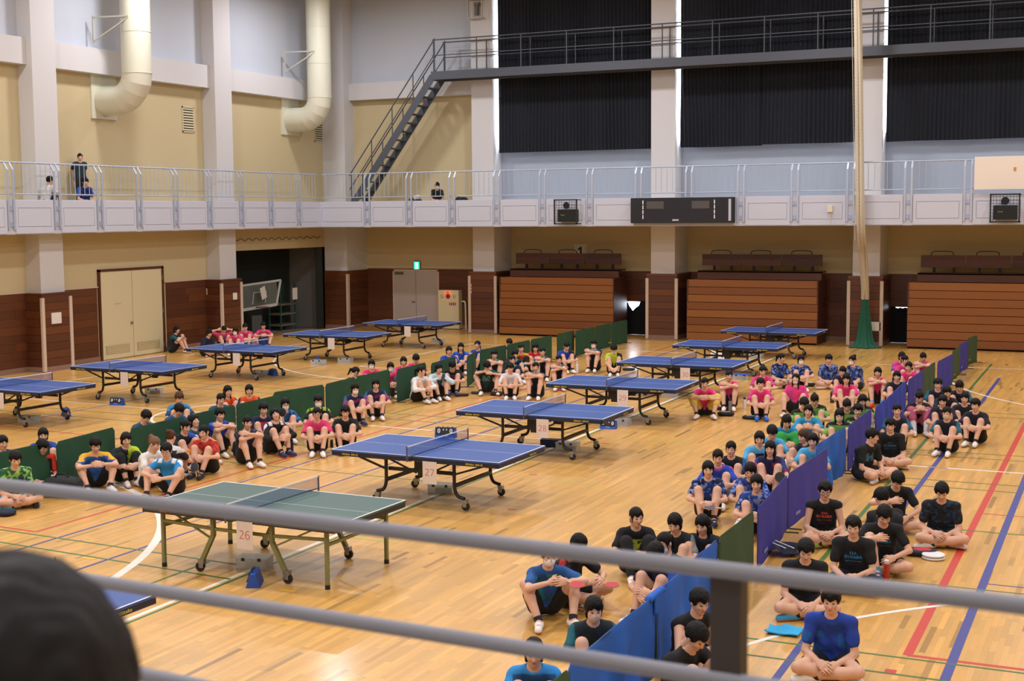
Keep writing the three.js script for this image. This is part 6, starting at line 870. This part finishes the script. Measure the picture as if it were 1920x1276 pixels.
bag(1518, 724, 0.26, 0.1, 0.16, 0x2a2c30, 'black and white shoe bag beside the masked camouflage shirt', 0, { patch: 0xdcdcde }); bag(1711, 811, 0.42, 0.14, 0.3, 0x18181c, 'black bag with a red lining under the pink towel', 0.1, { name: 'sports_bag', patch: 0xa02c30 }); bag(1632, 750, 0.24, 0.05, 0.16, 0x18181c, 'flat black case beside the bright red shoes'); bag(1728, 1040, 0.4, 0.08, 0.28, 0x20243a, 'navy case with a red cloth by the stacked white paddle covers', 0.2, { patch: 0xc02c34 }); bag(645, 779, 0.3, 0.06, 0.2, 0x1c1f2e, 'dark patterned case lying behind the black polo', 0.1, { patch: 0x9a9cae });
bag(1570, 1017, 0.14, 0.12, 0.14, 0x8fa038, 'lime and black shoe beside the sleeveless black shirt', 0, { name: 'shoe_pair', cat: 'shoe', zip: 0x2a2c2a }); bag(1588, 1042, 0.18, 0.07, 0.14, 0x2c2c2e, 'small dark pouch between the black shirted people');
{ const g = thing('gallery_bag', 'dark bag and white cloth on the gallery beside the masked sitter', 'bag', [onZ(778, 366, -41).x, GF, -41]); mesh('pouch', softGeo(0.5, 0.3, 0.3, 3, 0.2, 3), M(0x2a2c33, 0.9), g); mesh('cloth', softGeo(0.3, 0.2, 0.26, 2.4, 0.3, 9).translate(0.1, 0.2, 0.05), M(0xdad9d6, 0.9), g); const h = thing('gallery_bag', 'low dark bag on the gallery on the curtain side of the masked sitter', 'bag', [onZ(866, 366, -41).x, GF, -41]); mesh('pouch', softGeo(0.45, 0.32, 0.3, 3, 0.2, 5), M(0x22242b, 0.9), h); }
// cloths
function clothPatch(px, py, w, d, c, lab, name = 'towel', hgt = 0.05, turn = 0) { const q = fl(px, py, 0); const g = new THREE.BoxGeometry(w, 0.012, d, 16, 1, 12), p = g.attributes.position; for (let i = 0; i < p.count; i++) { const x = p.getX(i), z = p.getZ(i); p.setY(i, p.getY(i) + 0.008 + hgt * noise3(x * 9 + px, 2, z * 9)); p.setX(i, x * (0.85 + 0.3 * noise3(z * 6, px, 1))); } g.computeVertexNormals(); const m = tagMesh(name, g, M(c, 0.9), lab, 'cloth'); m.position.set(q.x, 0, q.z); m.rotation.y = turn; return m; }
clothPatch(1470, 1186, 0.34, 0.24, 0x35a5d8, 'light blue cloth lying on the white floor arc', 'hand_towel');
const jacket = clothPatch(1466, 1038, 0.5, 0.42, 0x1b2036, 'navy jacket with white stripes lying by the barrier', 'folded_jacket', 0.12, 0.4); clothPatch(1152, 690, 0.3, 0.22, 0xd6d4d2, 'crumpled white bag beside the lime and black shirt', 'plastic_bag', 0.14); clothPatch(600, 834, 0.24, 0.3, 0xd8c8cc, 'white and red towel hanging from the pink and black shirt knees', 'towel', 0.28);
for (const k of [-1, 1]) mesh('stripe', bar([-0.1 + k * 0.05, 0.12, -0.19], [0.06 + k * 0.05, 0.12, 0.19], 0.018, 0.008), M(0xd8dae0, 0.8), jacket);
{ const q = fl(1750, 1047, 0); for (let i = 0; i < 2; i++) { const g = thing('paddle_cover', i ? 'round white paddle cover lying on top of another by the red line' : 'round white paddle cover underneath another by the red line', 'cover', [q.x, i * 0.035, q.z], 0, 'stacked white covers'); mesh('shell', lathe([[0, 0.002], [0.12, 0.002], [0.135, 0.012], [0.135, 0.022], [0.12, 0.033], [0, 0.034]], 28), M(0xe2e2e0, 0.5), g); } }
{ const q = phoneUser.hand(1).add(V(0.03, 0.05, 0.05)); const g = thing('smartphone', 'dark phone held by the pale blue cardigan', 'phone', arr(q)); g.rotation.set(-0.5, phoneUser.ry, 0); mesh('case', rbox(0.075, 0.15, 0.009, 0.004), M(0x1a1a1e, 0.3), g); }

// ---------- the viewer's own gallery: railing and a spectator in front of the lens ----------
const RA = 2.6 * D2R, RD = 1.6, rail0 = V(Math.sin(RA), 0, -Math.cos(RA)).multiplyScalar(RD), railD = V(Math.cos(RA), 0, Math.sin(RA)), railDrop = RD / 3.58, rg = 0.141;
{ struct('floor_viewing_gallery', box(-9, 5, 2.35, 2.6, -1.5, ZF), mat.white);
  const g = thing('viewing_railing', 'grey horizontal pipe railing close to the lens', 'railing'); const pipe = M(0x82848f, 0.55);
  const at = (t, y) => arr(rail0.clone().addScaledVector(railD, t).setY(y));
  for (let i = 0; i < 7; i++) mesh('pipe', rod(at(-7, EYE - railDrop - i * rg), at(4, EYE - railDrop - i * rg), 0.0108, 14), pipe, g);
  const d = ray(1362, 1090), postT = (d.x * rail0.z - d.z * rail0.x) / (d.z * railD.x - d.x * railD.z);
  for (const k of [-2, -1, 0, 1]) { const c = rail0.clone().addScaledVector(railD, postT + k * 1.9); const b = new THREE.BoxGeometry(0.041, EYE - railDrop - 2.36, 0.03); b.rotateY(-RA); b.translate(c.x, (EYE - railDrop + 2.36) / 2, c.z - 0.012); mesh('post', b, M(0x38302e, 0.6), g); }
}
{ const d = ray(24, 1380).normalize(), hp = V(0, EYE, 0).addScaledVector(d, 1.06); const o = { male: 1, hair: 'short', kind: 'plain', c: ['#2a2c33'], pose: 'hug', nod: 10 };
  const root = buildPerson(o, 14), h = v3(root.userData.head), ry = Math.atan2(camF.x, camF.z); root.rotation.y = ry; const off = h.clone().applyAxisAngle(V(0, 1, 0), ry); root.position.set(hp.x - off.x, hp.y - off.y, hp.z - off.z); root.name = numbered('person'); root.userData = { label: 'spectator seen from behind, dark head blurred close to the lens', category: 'person' }; scene.add(root);
  const by = root.position.y; const b = thing('spectator_bench', 'bench under the spectator close to the lens', 'bench', [root.position.x, 2.6, root.position.z], ry); mesh('seat', rbox(1.2, 0.06, 0.9, 0.01, 0, by - 2.63, 0.2), M(0x8a8f96, 0.6), b); for (const x of [-0.5, 0.5]) for (const z of [-0.1, 0.5]) mesh('leg', box(x - 0.025, x + 0.025, 0, by - 2.66, z - 0.025, z + 0.025), M(0x55585e, 0.5), b); }
renderer.render(scene, camera);
